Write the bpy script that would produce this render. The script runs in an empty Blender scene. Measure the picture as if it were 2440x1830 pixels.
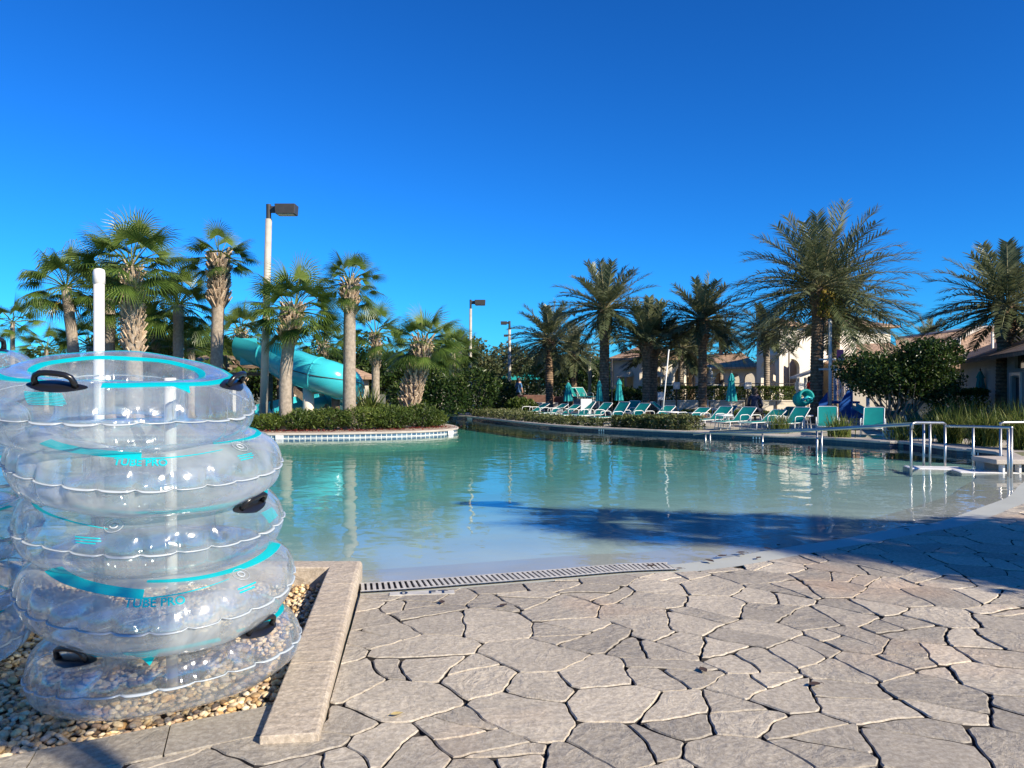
import bpy, bmesh, math, random
import numpy as np
from mathutils import Vector, Matrix
from math import sin, cos, pi, radians as R
S = bpy.context.scene
C = S.collection
# ------------------------------------------------------------------ camera, world, sun
F, HOR, CH = 1833.0, 915.0, 1.5           # focal length in photo pixels, horizon row, eye height
cam = bpy.data.cameras.new("camera"); co = bpy.data.objects.new("camera", cam); C.objects.link(co)
co.location = (0, 0, CH); co.rotation_euler = (pi/2, 0, 0)
cam.sensor_width = 36; cam.lens = 36*F/2440; cam.clip_end = 2000; cam.clip_start = 0.05
S.camera = co
SUN_EL = R(31); SX, SY = 0.78, -0.625
W = bpy.data.worlds.new("World"); S.world = W; W.use_nodes = True
nt = W.node_tree; bg = nt.nodes['Background']
sky = nt.nodes.new('ShaderNodeTexSky'); sky.sky_type = 'NISHITA'; sky.sun_disc = False
sky.sun_elevation = SUN_EL; sky.sun_rotation = math.atan2(SX, SY)
sky.altitude = 0; sky.air_density = 1.0; sky.dust_density = 0.1; sky.ozone_density = 4.0
hs = nt.nodes.new('ShaderNodeMix'); hs.data_type = 'RGBA'; hs.blend_type = 'MULTIPLY'; hs.inputs[0].default_value = 1
hs.inputs[7].default_value = (.19, .78, 1.29, 1)          # deep blue Florida sky
nt.links.new(sky.outputs[0], hs.inputs[6]); gmm = nt.nodes.new('ShaderNodeGamma'); gmm.inputs[1].default_value = 1.25
nt.links.new(hs.outputs[2], gmm.inputs[0]); nt.links.new(gmm.outputs[0], bg.inputs[0])
bg.inputs[1].default_value = 0.052
sl = bpy.data.lights.new("sun", 'SUN'); so = bpy.data.objects.new("sun", sl); C.objects.link(so)
sl.energy = 4.9; sl.angle = R(0.5); sl.color = (1.0, 0.90, 0.74)
so.rotation_euler = Vector((SX*cos(SUN_EL), SY*cos(SUN_EL), sin(SUN_EL))).to_track_quat('Z', 'Y').to_euler()
S.view_settings.view_transform = 'Standard'; S.view_settings.look = 'None'
S.view_settings.exposure = 0.70; S.view_settings.gamma = 1.0; S.view_settings.use_curve_mapping = False
cy = S.cycles
cy.max_bounces = 10; cy.diffuse_bounces = 3; cy.glossy_bounces = 4; cy.transparent_max_bounces = 40
cy.transmission_bounces = 4; cy.caustics_reflective = False; cy.caustics_refractive = False
cy.sample_clamp_indirect = 6
# ------------------------------------------------------------------ helpers
rng = random.Random(7); nr = np.random.default_rng(11)
def P(px, py, z=0.0):
    d = F*(CH-z)/(py-HOR); return Vector(((px-1220)/F*d, d, z))
def A(px, d, z=0.0): return Vector(((px-1220)/F*d, d, z))
def Z(py, d): return CH-(py-HOR)/F*d
def tag(o, label=None, cat=None, group=None, kind=None):
    if label: o['label'] = label
    if cat: o['category'] = cat
    if group: o['group'] = group
    if kind: o['kind'] = kind
    return o
def thing(name, label, cat, loc=(0, 0, 0), rz=0, group=None):
    o = bpy.data.objects.new(name, None); C.objects.link(o); o.empty_display_size = .2
    o.location = loc; o.rotation_euler = (0, 0, rz)
    return tag(o, label, cat, group)
def copy_tree(o, parent=None):
    c = o.copy(); C.objects.link(c); c.parent = parent
    for ch in o.children: copy_tree(ch, c)
    return c
class MB:
    def __init__(s): s.v = []; s.f = []; s.t = []; s.m = []
    def add(s, vs, fs, t=0.5, m=0):
        b = len(s.v); s.v.extend(vs)
        for f in fs: s.f.append([i+b for i in f]); s.t.append(t); s.m.append(m)
    def box(s, c, d, rz=0, t=.5, m=0, M=None):
        x, y, z = d[0]/2, d[1]/2, d[2]/2; c = Vector(c); Q = Matrix.Rotation(rz, 3, 'Z') if M is None else M
        vs = [c+Q@Vector((i*x, j*y, k*z)) for k in (-1, 1) for i, j in ((-1,-1),(1,-1),(1,1),(-1,1))]
        s.add(vs, [(3,2,1,0),(4,5,6,7),(0,1,5,4),(1,2,6,5),(2,3,7,6),(3,0,4,7)], t, m)
    def bar(s, a, b, w, h=None, t=.5):
        a = Vector(a); b = Vector(b); d = b-a; h = h or w
        s.box((a+b)/2, (w, h, d.length), t=t, M=d.to_track_quat('Z', 'Y').to_matrix())
    def tube(s, pts, r, n=10, cap=True, t=.5, closed=False):
        pts = [Vector(p) for p in pts]; k = len(pts); rs = r if isinstance(r, (list, tuple)) else [r]*k
        vs = []; u = None
        for i, p in enumerate(pts):
            if closed: d = pts[(i+1) % k]-pts[i-1]
            else: d = pts[min(i+1, k-1)]-pts[max(i-1, 0)]
            d = d.normalized() if d.length > 1e-9 else Vector((0, 0, 1))
            if u is None:
                u = d.cross(Vector((0, 0, 1)))
                if u.length < .05: u = d.cross(Vector((1, 0, 0)))
            u = (u-d*u.dot(d)).normalized(); w = d.cross(u)
            for j in range(n):
                a = 2*pi*j/n; vs.append(p+rs[i]*(cos(a)*u+sin(a)*w))
        fs = []
        for i in range(k if closed else k-1):
            i2 = (i+1) % k
            for j in range(n):
                j2 = (j+1) % n; fs.append((i*n+j, i*n+j2, i2*n+j2, i2*n+j))
        if cap and not closed: fs.append(tuple(range(n-1, -1, -1))); fs.append(tuple(range((k-1)*n, k*n)))
        s.add(vs, fs, t)
    def lathe(s, prof, n=20, c=(0, 0, 0), cap=True, t=.5, wob=None):
        c = Vector(c); vs = []; k = len(prof)
        for i, (r, z) in enumerate(prof):
            for j in range(n):
                a = 2*pi*j/n; q = r*(wob(a, z) if wob else 1); vs.append(c+Vector((q*cos(a), q*sin(a), z)))
        fs = [(i*n+j, i*n+(j+1) % n, (i+1)*n+(j+1) % n, (i+1)*n+j) for i in range(k-1) for j in range(n)]
        if cap: fs += [tuple(range(n-1, -1, -1)), tuple(range((k-1)*n, k*n))]
        s.add(vs, fs, t)
    def build(s, name, mat, parent=None, smooth=False, org=None, loc=None, bevel=0):
        me = bpy.data.meshes.new(name)
        if org is not None: o_ = Vector(org); vv = [Vector(p)-o_ for p in s.v]
        else: vv = s.v
        me.from_pydata([tuple(p) for p in vv], [], s.f)
        mats = mat if isinstance(mat, (list, tuple)) else [mat]
        for m in mats: me.materials.append(m)
        if len(mats) > 1: me.polygons.foreach_set('material_index', s.m)
        at = me.attributes.new('tint', 'FLOAT', 'FACE'); at.data.foreach_set('value', np.array(s.t, dtype=np.float32))
        if smooth: me.polygons.foreach_set('use_smooth', [True]*len(s.f))
        me.update()
        o = bpy.data.objects.new(name, me); C.objects.link(o)
        if parent: o.parent = parent
        if loc is not None: o.location = loc
        if org is not None and not parent: o.location = org
        if bevel:
            b = o.modifiers.new('bevel', 'BEVEL'); b.width = bevel; b.segments = 2; b.limit_method = 'ANGLE'
        return o
def poly_mesh(outer, holes=(), z=0.0):
    """triangulated flat polygon with holes -> verts, faces"""
    bm = bmesh.new(); ed = []
    for loop in [outer]+list(holes):
        vs = [bm.verts.new((p[0], p[1], z)) for p in loop]
        for i in range(len(vs)): ed.append(bm.edges.new((vs[i], vs[(i+1) % len(vs)])))
    bmesh.ops.triangle_fill(bm, use_beauty=True, use_dissolve=False, edges=ed)
    bmesh.ops.recalc_face_normals(bm, faces=bm.faces)
    if bm.faces and sum(f.normal.z*f.calc_area() for f in bm.faces) < 0: bmesh.ops.reverse_faces(bm, faces=bm.faces)
    bm.verts.index_update(); vs = [v.co.copy() for v in bm.verts]; fs = [[v.index for v in f.verts] for f in bm.faces]
    bm.free(); return vs, fs
def prism(outer, holes, z0, z1, mb, t=.5, bottom=True):
    vs, fs = poly_mesh(outer, holes, z1); mb.add(vs, fs, t)
    if bottom: mb.add([Vector((p.x, p.y, z0)) for p in vs], [f[::-1] for f in fs], t)
    for loop in [outer]+list(holes):
        n = len(loop); vv = [(p[0], p[1], z0) for p in loop]+[(p[0], p[1], z1) for p in loop]
        mb.add(vv, [(i, (i+1) % n, n+(i+1) % n, n+i) for i in range(n)], t)
def offset_line(pts, d, closed=False):
    out = []; n = len(pts)
    for i in range(n):
        a = Vector(pts[i-1][:2]) if (i > 0 or closed) else None; b = Vector(pts[i][:2]); c = Vector(pts[(i+1) % n][:2]) if (i < n-1 or closed) else None
        t = Vector((0, 0))
        if a is not None: t += (b-a).normalized()
        if c is not None: t += (c-b).normalized()
        t.normalize(); nrm = Vector((-t.y, t.x))
        k = 1.0
        if a is not None and c is not None: k = 1/max(.5, abs((b-a).normalized().dot(t)))
        out.append(b+nrm*d*k)
    return out
def smooth_line(pts, n=6):
    out = []
    P_ = [Vector(p[:2]) for p in pts]
    for i in range(len(P_)-1):
        p0 = P_[max(i-1, 0)]; p1 = P_[i]; p2 = P_[i+1]; p3 = P_[min(i+2, len(P_)-1)]
        for k in range(n):
            t = k/n; out.append(.5*((2*p1)+(p2-p0)*t+(2*p0-5*p1+4*p2-p3)*t*t+(3*p1-p0-3*p2+p3)*t**3))
    out.append(P_[-1]); return out
def strip(mb, A_, B_, za, zb, t=.5):
    n = len(A_); vs = [(p[0], p[1], za) for p in A_]+[(p[0], p[1], zb) for p in B_]
    mb.add(vs, [(i, i+1, n+i+1, n+i) for i in range(n-1)], t)
def sweep(mb, path, prof, t=.5, closed=False):
    """prof: list of (offset to the left of the path, z), closed loop"""
    rows = [offset_line(path, o, closed) for o, _ in prof]; k = len(prof); n = len(path)
    vs = [(rows[j][i][0], rows[j][i][1], prof[j][1]) for i in range(n) for j in range(k)]
    fs = [(i*k+j, i*k+(j+1) % k, ((i+1) % n)*k+(j+1) % k, ((i+1) % n)*k+j) for i in range(n if closed else n-1) for j in range(k)]
    if not closed: fs += [tuple(range(k-1, -1, -1)), tuple(range((n-1)*k, n*k))]
    mb.add(vs, fs, t)
# ------------------------------------------------------------------ materials
def nm(name):
    m = bpy.data.materials.new(name); m.use_nodes = True; t = m.node_tree; return m, t, t.nodes, t.links, t.nodes['Principled BSDF']
def mat(name, col, rough=.6, var=.0, vs=4.0, bump=0, bs=20.0, metal=0, spec=.5, col2=None, tint=None, coord='Object', detail=5):
    """procedural: noise mixes col with col2 (or a darker col), 'tint' mixes per-face"""
    m, t, N, L, b = nm(name)
    b.inputs['Roughness'].default_value = rough; b.inputs['Metallic'].default_value = metal; b.inputs['Specular IOR Level'].default_value = spec
    tc = N.new('ShaderNodeTexCoord')
    nz = N.new('ShaderNodeTexNoise'); nz.inputs['Scale'].default_value = vs; nz.inputs['Detail'].default_value = detail
    L.new(tc.outputs[coord], nz.inputs['Vector'])
    c2 = col2 or tuple(c*(1-var) for c in col)
    mx = N.new('ShaderNodeMix'); mx.data_type = 'RGBA'
    rp = N.new('ShaderNodeMapRange'); rp.inputs[1].default_value = .35; rp.inputs[2].default_value = .65
    L.new(nz.outputs[0], rp.inputs[0]); L.new(rp.outputs[0], mx.inputs[0])
    mx.inputs[6].default_value = (*col, 1); mx.inputs[7].default_value = (*c2, 1)
    out = mx.outputs[2]
    if tint:
        an = N.new('ShaderNodeAttribute'); an.attribute_name = 'tint'
        m2 = N.new('ShaderNodeMix'); m2.data_type = 'RGBA'; m2.blend_type = 'MULTIPLY'; m2.inputs[0].default_value = 1
        cr = N.new('ShaderNodeValToRGB'); e = cr.color_ramp.elements
        e[0].position = 0; e[0].color = (*tint[0], 1); e[1].position = 1; e[1].color = (*tint[-1], 1)
        for i, c in enumerate(tint[1:-1]): q = e.new((i+1)/(len(tint)-1)); q.color = (*c, 1)
        L.new(an.outputs['Fac'], cr.inputs[0]); L.new(out, m2.inputs[6]); L.new(cr.outputs[0], m2.inputs[7]); out = m2.outputs[2]
    L.new(out, b.inputs['Base Color'])
    if bump:
        n2 = N.new('ShaderNodeTexNoise'); n2.inputs['Scale'].default_value = bs; n2.inputs['Detail'].default_value = 6
        L.new(tc.outputs[coord], n2.inputs['Vector'])
        bp = N.new('ShaderNodeBump'); bp.inputs['Strength'].default_value = min(1, bump); bp.inputs['Distance'].default_value = .02
        L.new(n2.outputs[0], bp.inputs['Height']); L.new(bp.outputs[0], b.inputs['Normal'])
    return m
def leafmat(name, cols, rough=.45, trans=.25):
    m, t, N, L, b = nm(name)
    an = N.new('ShaderNodeAttribute'); an.attribute_name = 'tint'
    cr = N.new('ShaderNodeValToRGB'); e = cr.color_ramp.elements
    e[0].color = (*cols[0], 1); e[1].color = (*cols[-1], 1)
    for i, c in enumerate(cols[1:-1]): q = e.new((i+1)/(len(cols)-1)); q.color = (*c, 1)
    L.new(an.outputs['Fac'], cr.inputs[0]); L.new(cr.outputs[0], b.inputs['Base Color'])
    b.inputs['Roughness'].default_value = rough; b.inputs['Specular IOR Level'].default_value = .28
    tr = N.new('ShaderNodeBsdfTranslucent'); L.new(cr.outputs[0], tr.inputs[0])
    mx = N.new('ShaderNodeMixShader'); mx.inputs[0].default_value = trans
    L.new(b.outputs[0], mx.inputs[1]); L.new(tr.outputs[0], mx.inputs[2]); L.new(mx.outputs[0], N['Material Output'].inputs[0])
    return m
def stone_mat(name, base, dark, warm):
    m, t, N, L, b = nm(name); b.inputs['Roughness'].default_value = .75; b.inputs['Specular IOR Level'].default_value = .3
    tc = N.new('ShaderNodeTexCoord')
    def noise(sc, det=6, rg=.6, dist=0):
        n = N.new('ShaderNodeTexNoise'); n.inputs['Scale'].default_value = sc; n.inputs['Detail'].default_value = det
        n.inputs['Roughness'].default_value = rg; n.inputs['Distortion'].default_value = dist; L.new(tc.outputs['Object'], n.inputs['Vector']); return n
    def mixc(f, a, c, bl='MIX'):
        x = N.new('ShaderNodeMix'); x.data_type = 'RGBA'; x.blend_type = bl
        for s_, v in ((0, f), (6, a), (7, c)):
            if hasattr(v, 'is_output'): L.new(v, x.inputs[s_])
            elif s_ == 0: x.inputs[0].default_value = v
            else: x.inputs[s_].default_value = (*v, 1)
        return x.outputs[2]
    def ramp(v, a, c):
        r = N.new('ShaderNodeMapRange'); r.inputs[1].default_value = a; r.inputs[2].default_value = c; L.new(v, r.inputs[0]); return r.outputs[0]
    n1 = noise(1.3); n2 = noise(38, 8, .75); n3 = noise(.55, 3); n4 = noise(150, 4, .8)
    c = mixc(ramp(n1.outputs[0], .35, .68), base, dark)
    c = mixc(ramp(n3.outputs[0], .55, .72), c, warm)
    an = N.new('ShaderNodeAttribute'); an.attribute_name = 'tint'
    c = mixc(1.0, c, mixc(an.outputs['Fac'], (.74, .73, .72), (1.14, 1.11, 1.06)), 'MULTIPLY')
    c = mixc(ramp(n2.outputs[0], .62, .42), c, mixc(1.0, c, (.66, .64, .62), 'MULTIPLY'))
    c = mixc(ramp(n4.outputs[0], .60, .78), c, mixc(1.0, c, (1.35, 1.35, 1.35), 'MULTIPLY'))
    L.new(c, b.inputs['Base Color'])
    # slate ridges: stretched noise + fine grain
    mp = N.new('ShaderNodeMapping'); mp.inputs['Scale'].default_value = (1, 1.6, 1); vr = N.new('ShaderNodeVectorRotate'); vr.rotation_type = 'Z_AXIS'; am = N.new('ShaderNodeMath'); am.operation = 'MULTIPLY'; am.inputs[1].default_value = 25.0
    L.new(an.outputs['Fac'], am.inputs[0]); L.new(am.outputs[0], vr.inputs['Angle']); L.new(tc.outputs['Object'], vr.inputs['Vector']); L.new(vr.outputs[0], mp.inputs[0])
    r1 = N.new('ShaderNodeTexNoise'); r1.inputs['Scale'].default_value = 6.5; r1.inputs['Detail'].default_value = 9; r1.inputs['Roughness'].default_value = .68; r1.inputs['Distortion'].default_value = .8
    L.new(mp.outputs[0], r1.inputs['Vector'])
    ad = N.new('ShaderNodeMath'); ad.operation = 'MULTIPLY_ADD'; ad.inputs[1].default_value = .16
    r2 = N.new('ShaderNodeTexVoronoi'); r2.inputs['Scale'].default_value = 11; r2.feature = 'F1'; L.new(mp.outputs[0], r2.inputs['Vector']); a2_ = N.new('ShaderNodeMath'); a2_.operation = 'MULTIPLY_ADD'; a2_.inputs[1].default_value = .35
    L.new(r2.outputs['Distance'], a2_.inputs[0]); L.new(r1.outputs[0], a2_.inputs[2])
    L.new(n2.outputs[0], ad.inputs[0]); L.new(a2_.outputs[0], ad.inputs[2])
    bp = N.new('ShaderNodeBump'); sm_ = N.new('ShaderNodeMath'); sm_.operation = 'MULTIPLY_ADD'; sm_.inputs[1].default_value = 7.3; sm_.inputs[2].default_value = 0; L.new(an.outputs['Fac'], sm_.inputs[0]); fr_ = N.new('ShaderNodeMath'); fr_.operation = 'FRACT'; L.new(sm_.outputs[0], fr_.inputs[0]); ms_ = N.new('ShaderNodeMath'); ms_.operation = 'MULTIPLY_ADD'; ms_.inputs[1].default_value = .55; ms_.inputs[2].default_value = .35; L.new(fr_.outputs[0], ms_.inputs[0]); L.new(ms_.outputs[0], bp.inputs['Strength']); bp.inputs['Distance'].default_value = .024
    L.new(ad.outputs[0], bp.inputs['Height']); L.new(bp.outputs[0], b.inputs['Normal'])
    return m
def schlick(N, L, f0, bump=None):
    lw = N.new('ShaderNodeLayerWeight'); lw.inputs['Blend'].default_value = .5
    if bump: L.new(bump, lw.inputs['Normal'])
    pw = N.new('ShaderNodeMath'); pw.operation = 'POWER'; pw.inputs[1].default_value = 5; L.new(lw.outputs['Facing'], pw.inputs[0])
    ma = N.new('ShaderNodeMath'); ma.operation = 'MULTIPLY_ADD'; ma.inputs[1].default_value = 1-f0; ma.inputs[2].default_value = f0; L.new(pw.outputs[0], ma.inputs[0])
    return ma.outputs[0]
M = {}
M['stone'] = stone_mat('flagstone', (.60, .54, .44), (.44, .40, .335), (.61, .47, .35))
M['kerb'] = stone_mat('kerb stone', (.66, .57, .45), (.56, .48, .385), (.68, .57, .44))
M['groove'] = mat('groove', (.035, .03, .028), .95)
M['plaster'] = mat('pool plaster', (.46, .47, .41), .7, .12, 1.5, .1, 60)
M['floor'] = mat('pool floor', (.50, .57, .52), .8, .14, .6)
M['tile'] = None
M['pole_paint'] = mat('cream pole paint', (.50, .46, .38), .5, .2, 5)
M['grate'] = mat('grate plastic', (.56, .53, .47), .6, .25, 9)
M['coping'] = mat('coping', (.50, .44, .37), .8, .25, 3, .3, 40)
M['white'] = mat('white paint', (.78, .77, .74), .4, .08, 3)
M['pvc'] = mat('white plastic pipe', (.80, .77, .70), .35, .08, 6)
M['steel'] = mat('brushed steel', (.50, .48, .44), .36, .1, 5, metal=1)
def cloth_mat(name, c, tr, tf):
    m, t, N, L, b = nm(name); b.inputs['Roughness'].default_value = .65; tc = N.new('ShaderNodeTexCoord'); nz = N.new('ShaderNodeTexNoise'); nz.inputs['Scale'].default_value = 7; L.new(tc.outputs['Object'], nz.inputs['Vector'])
    mx = N.new('ShaderNodeMix'); mx.data_type = 'RGBA'; L.new(nz.outputs[0], mx.inputs[0]); mx.inputs[6].default_value = (*c, 1); mx.inputs[7].default_value = (*[k*.72 for k in c], 1); L.new(mx.outputs[2], b.inputs['Base Color'])
    tl = N.new('ShaderNodeBsdfTranslucent'); tl.inputs[0].default_value = (*tr, 1); ms = N.new('ShaderNodeMixShader'); ms.inputs[0].default_value = tf; L.new(b.outputs[0], ms.inputs[1]); L.new(tl.outputs[0], ms.inputs[2]); L.new(ms.outputs[0], N['Material Output'].inputs[0]); return m
M['teal_sling'] = cloth_mat('teal sling', (.01, .42, .39), (.012, .56, .52), .5)
M['teal_cloth'] = cloth_mat('teal canvas', (.02, .48, .48), (.03, .62, .60), .4)
M['stripe'] = mat('teal print', (.01, .60, .66), .3, .05, 4)
M['black'] = mat('black vinyl', (.012, .012, .014), .28, .2, 10)
M['dark_metal'] = mat('dark bronze metal', (.05, .045, .04), .5, .2, 8)
M['ground'] = mat('ground', (.14, .15, .06), .95, .5, .7, .6, 15, col2=(.20, .17, .11))
M['far_deck'] = mat('far deck', (.46, .41, .35), .85, .25, 1.2, .3, 30)
M['mulch'] = mat('island gravel', (.50, .40, .30), .9, .6, 25, .9, 45, col2=(.20, .13, .09))
M['cream'] = mat('cream stucco', (.74, .66, .54), .85, .10, 2, .2, 60)
M['stucco_white'] = mat('white stucco', (.72, .64, .52), .85, .08, 2, .2, 60)
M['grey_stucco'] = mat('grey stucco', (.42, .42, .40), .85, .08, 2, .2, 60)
M['dark'] = mat('dark glass', (.015, .017, .02), .12)
M['wood'] = mat('weathered timber', (.22, .15, .10), .8, .4, 8, .4, 50)
M['slide'] = mat('slide shell', (.05, .52, .58), .22, .12, 2)
M['blue'] = mat('blue play panel', (.015, .09, .36), .35, .1, 3)
M['pink'] = mat('pink plastic', (.75, .16, .33), .4, .1, 3)
M['trunk_date'] = mat('date palm bark', (.27, .19, .13), .95, .5, 9, .8, 25, tint=[(.45, .45, .45), (1.5, 1.4, 1.25)])
M['trunk_sabal'] = mat('cabbage palm bark', (.42, .35, .28), .95, .35, 12, .7, 30, tint=[(.6, .6, .6), (1.25, 1.2, 1.1)])
M['boot'] = mat('old leaf bases', (.62, .48, .35), .9, .35, 8, .5, 30, tint=[(.55, .5, .45), (1.2, 1.15, 1.05)])
M['bark'] = mat('grey bark', (.26, .23, .19), .9, .4, 9, .6, 30)
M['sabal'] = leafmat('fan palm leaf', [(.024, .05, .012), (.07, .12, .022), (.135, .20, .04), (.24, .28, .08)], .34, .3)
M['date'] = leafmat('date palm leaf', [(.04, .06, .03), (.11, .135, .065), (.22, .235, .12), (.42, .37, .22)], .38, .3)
M['yellow_frond'] = leafmat('dying frond', [(.22, .20, .03), (.45, .34, .05), (.40, .26, .10)], .6)
M['shrub'] = leafmat('shrub leaf', [(.016, .034, .008), (.048, .08, .014), (.095, .135, .025), (.17, .20, .045)], .42)
M['hedge'] = leafmat('hedge leaf', [(.022, .045, .008), (.065, .105, .016), (.125, .165, .028), (.21, .23, .05)], .42)
M['pale'] = leafmat('variegated leaf', [(.03, .05, .015), (.08, .10, .03), (.17, .18, .07), (.34, .31, .17)], .45)
M['dark_leaf'] = leafmat('dark glossy leaf', [(.008, .022, .006), (.024, .05, .011), (.055, .09, .018), (.14, .17, .05)], .30)
M['olive'] = leafmat('olive tree leaf', [(.03, .045, .015), (.06, .08, .03), (.10, .11, .045), (.15, .13, .06)], .5)
M['grass_blade'] = leafmat('arching grass blade', [(.03, .06, .012), (.08, .12, .02), (.16, .19, .04), (.28, .27, .08)], .45)
M['red_leaf'] = leafmat('red leaf', [(.06, .01, .01), (.16, .02, .02), (.25, .05, .03)], .45)
def roof_mat(name, c1, c2):
    m, t, N, L, b = nm(name); b.inputs['Roughness'].default_value = .85
    tc = N.new('ShaderNodeTexCoord'); br = N.new('ShaderNodeTexBrick'); br.inputs['Scale'].default_value = 1
    br.inputs['Brick Width'].default_value = .28; br.inputs['Row Height'].default_value = .32; br.inputs['Mortar Size'].default_value = .02
    br.inputs['Color1'].default_value = (*c1, 1); br.inputs['Color2'].default_value = (*c2, 1); br.inputs['Mortar'].default_value = (*[c*.45 for c in c2], 1)
    L.new(tc.outputs['UV'], br.inputs['Vector']); nz = N.new('ShaderNodeTexNoise'); nz.inputs['Scale'].default_value = 1.2; L.new(tc.outputs['Object'], nz.inputs['Vector'])
    mx = N.new('ShaderNodeMix'); mx.data_type = 'RGBA'; mx.blend_type = 'MULTIPLY'; mx.inputs[0].default_value = .5
    L.new(br.outputs[0], mx.inputs[6]); L.new(nz.outputs[0], mx.inputs[7]); L.new(mx.outputs[2], b.inputs['Base Color'])
    bp = N.new('ShaderNodeBump'); bp.inputs['Strength'].default_value = .6; bp.inputs['Distance'].default_value = .03
    L.new(br.outputs[1], bp.inputs['Height']); bp.invert = True; L.new(bp.outputs[0], b.inputs['Normal'])
    return m
M['roof'] = roof_mat('tan roof tile', (.66, .43, .27), (.52, .33, .205))
M['roof_shaded'] = roof_mat('shaded roof tile', (.24, .15, .10), (.18, .11, .075))  # roof tile again, darkened in colour for the slope in shade
def tile_mat(name, c1, c2, grout, s=.15):
    m, t, N, L, b = nm(name); b.inputs['Roughness'].default_value = .15
    tc = N.new('ShaderNodeTexCoord'); br = N.new('ShaderNodeTexBrick'); br.offset = 0; br.inputs['Scale'].default_value = 1
    br.inputs['Brick Width'].default_value = s; br.inputs['Row Height'].default_value = s; br.inputs['Mortar Size'].default_value = .012; br.inputs['Bias'].default_value = 0
    for k, c in (('Color1', c1), ('Color2', c2), ('Mortar', grout)): br.inputs[k].default_value = (*c, 1)
    L.new(tc.outputs['UV'], br.inputs['Vector']); L.new(br.outputs[0], b.inputs['Base Color'])
    bp = N.new('ShaderNodeBump'); bp.invert = True; bp.inputs['Distance'].default_value = .004; L.new(br.outputs[1], bp.inputs['Height']); L.new(bp.outputs[0], b.inputs['Normal'])
    return m
M['tile_blue'] = tile_mat('blue waterline tile', (.05, .10, .17), (.10, .17, .24), (.65, .65, .6))
M['tile_navy'] = tile_mat('navy waterline tile', (.012, .02, .055), (.02, .03, .08), (.04, .05, .08))
def uv_wall(o, u, v):
    """uv from per-vertex arrays"""
    me = o.data; uv = me.uv_layers.new(name='uv')
    for l in me.loops: uv.data[l.index].uv = (u[l.vertex_index], v[l.vertex_index])
def uv_slope(o):
    """uv in metres: along the horizontal of each face and up its slope"""
    me = o.data; uv = me.uv_layers.new(name='uv')
    for p in me.polygons:
        n = p.normal; h = Vector((-n.y, n.x, 0)); h = h.normalized() if h.length > .01 else Vector((1, 0, 0)); w = n.cross(h)
        for li in p.loop_indices: q = me.vertices[me.loops[li].vertex_index].co; uv.data[li].uv = (q.dot(h), q.dot(w))
# ------------------------------------------------------------------ outlines of the pool
shore_img = [(857,1392),(979,1385),(1151,1372),(1318,1359),(1467,1347),(1589,1342),(1700,1330),(1880,1300),(2010,1280),(2144,1255),(2242,1239),(2350,1202),(2383,1190),(2407,1179),(2427,1157)]
shore = smooth_line([P(*q) for q in shore_img]+[Vector((8.3, 12.4)), Vector((8.75, 13.3))], 5)
far_img = [(2379,1079),(2318,1072),(2264,1068),(2155,1054),(2099,1052),(1947,1042.5),(1798,1037),(1679,1031),(1477,1022),(1373,1017),(1289,1011),(1194,1001),(1111,992)]
GZ = .10
far = smooth_line([P(*q, GZ) for q in far_img], 4)
channel = [Vector((-2.6, 34.0)), Vector((-4, 34.6)), Vector((-8, 34.8)), Vector((-15, 33.5))]
KC = [Vector((-.930, 3.21)), Vector((-1.297, 6.0)), Vector((-16, 6.0))]      # kerb centre line
kerb_r = offset_line(KC, -.12)       # right / pool side
kerb_l = offset_line(KC, .12)
pool = [Vector((-15, 6.02)), Vector((-1.3, 6.02)), Vector((-1.25, 5.72))]+[Vector(p) for p in shore]+[Vector((8.9, 13.6))]+[Vector(p) for p in far]+channel
# ground: one sheet with a hole for pool and near deck
hole = [Vector((-15, -9)), Vector((22, -9)), Vector((22, 13.6)), Vector((9.0, 13.6))]+[Vector(p) for p in far]+channel
g = MB(); vs, fs = poly_mesh([(-500, -300), (500, -300), (500, 900), (-500, 900)], [hole], GZ); g.add(vs, fs)
n = len(hole); g.add([(p.x, p.y, GZ) for p in hole]+[(p.x, p.y, -.4) for p in hole], [(i, (i+1) % n, n+(i+1) % n, n+i) for i in range(n)])
tag(g.build('ground', M['ground']), kind='structure')
# far sun deck behind the coping
back = [Vector((10.0, 15.7)), Vector((13.5, 16.5)), Vector((14, 27)), Vector((11.5, 33)), Vector((3, 39)), Vector((-2, 41)), Vector((-5, 38)), Vector((-2.7, 34.8))]
fd = MB(); vs, fs = poly_mesh([p for p in offset_line(far, -.02)]+back[::-1] if False else list(offset_line(far, -.1))+back[::-1], [], GZ+.004); fd.add(vs, fs)
tag(fd.build('sun_deck', M['far_deck']), kind='structure')
# pool floor
xs = np.linspace(-16, 11, 109); ys = np.linspace(5.0, 36.5, 127); sp = np.array([(p[0], p[1]) for p in shore])
pm = MB(); vv = []
for y in ys:
    for x in xs:
        d = np.sqrt(((sp-np.array([x, y]))**2).sum(1)); i = d.argmin(); d = d[i]
        z = -.035-.052*d
        if x < -1.2: z -= .08*min(1, (-1.2-x)/1.5)
        vv.append((x, y, max(z, -.42)))
nx = len(xs); inside = []
for j in range(len(ys)-1):
    for i in range(nx-1): inside.append((j*nx+i, j*nx+i+1, (j+1)*nx+i+1, (j+1)*nx+i))
pm.add(vv, inside)
tag(pm.build('pool_floor', M['floor'], smooth=True), kind='structure')
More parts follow.
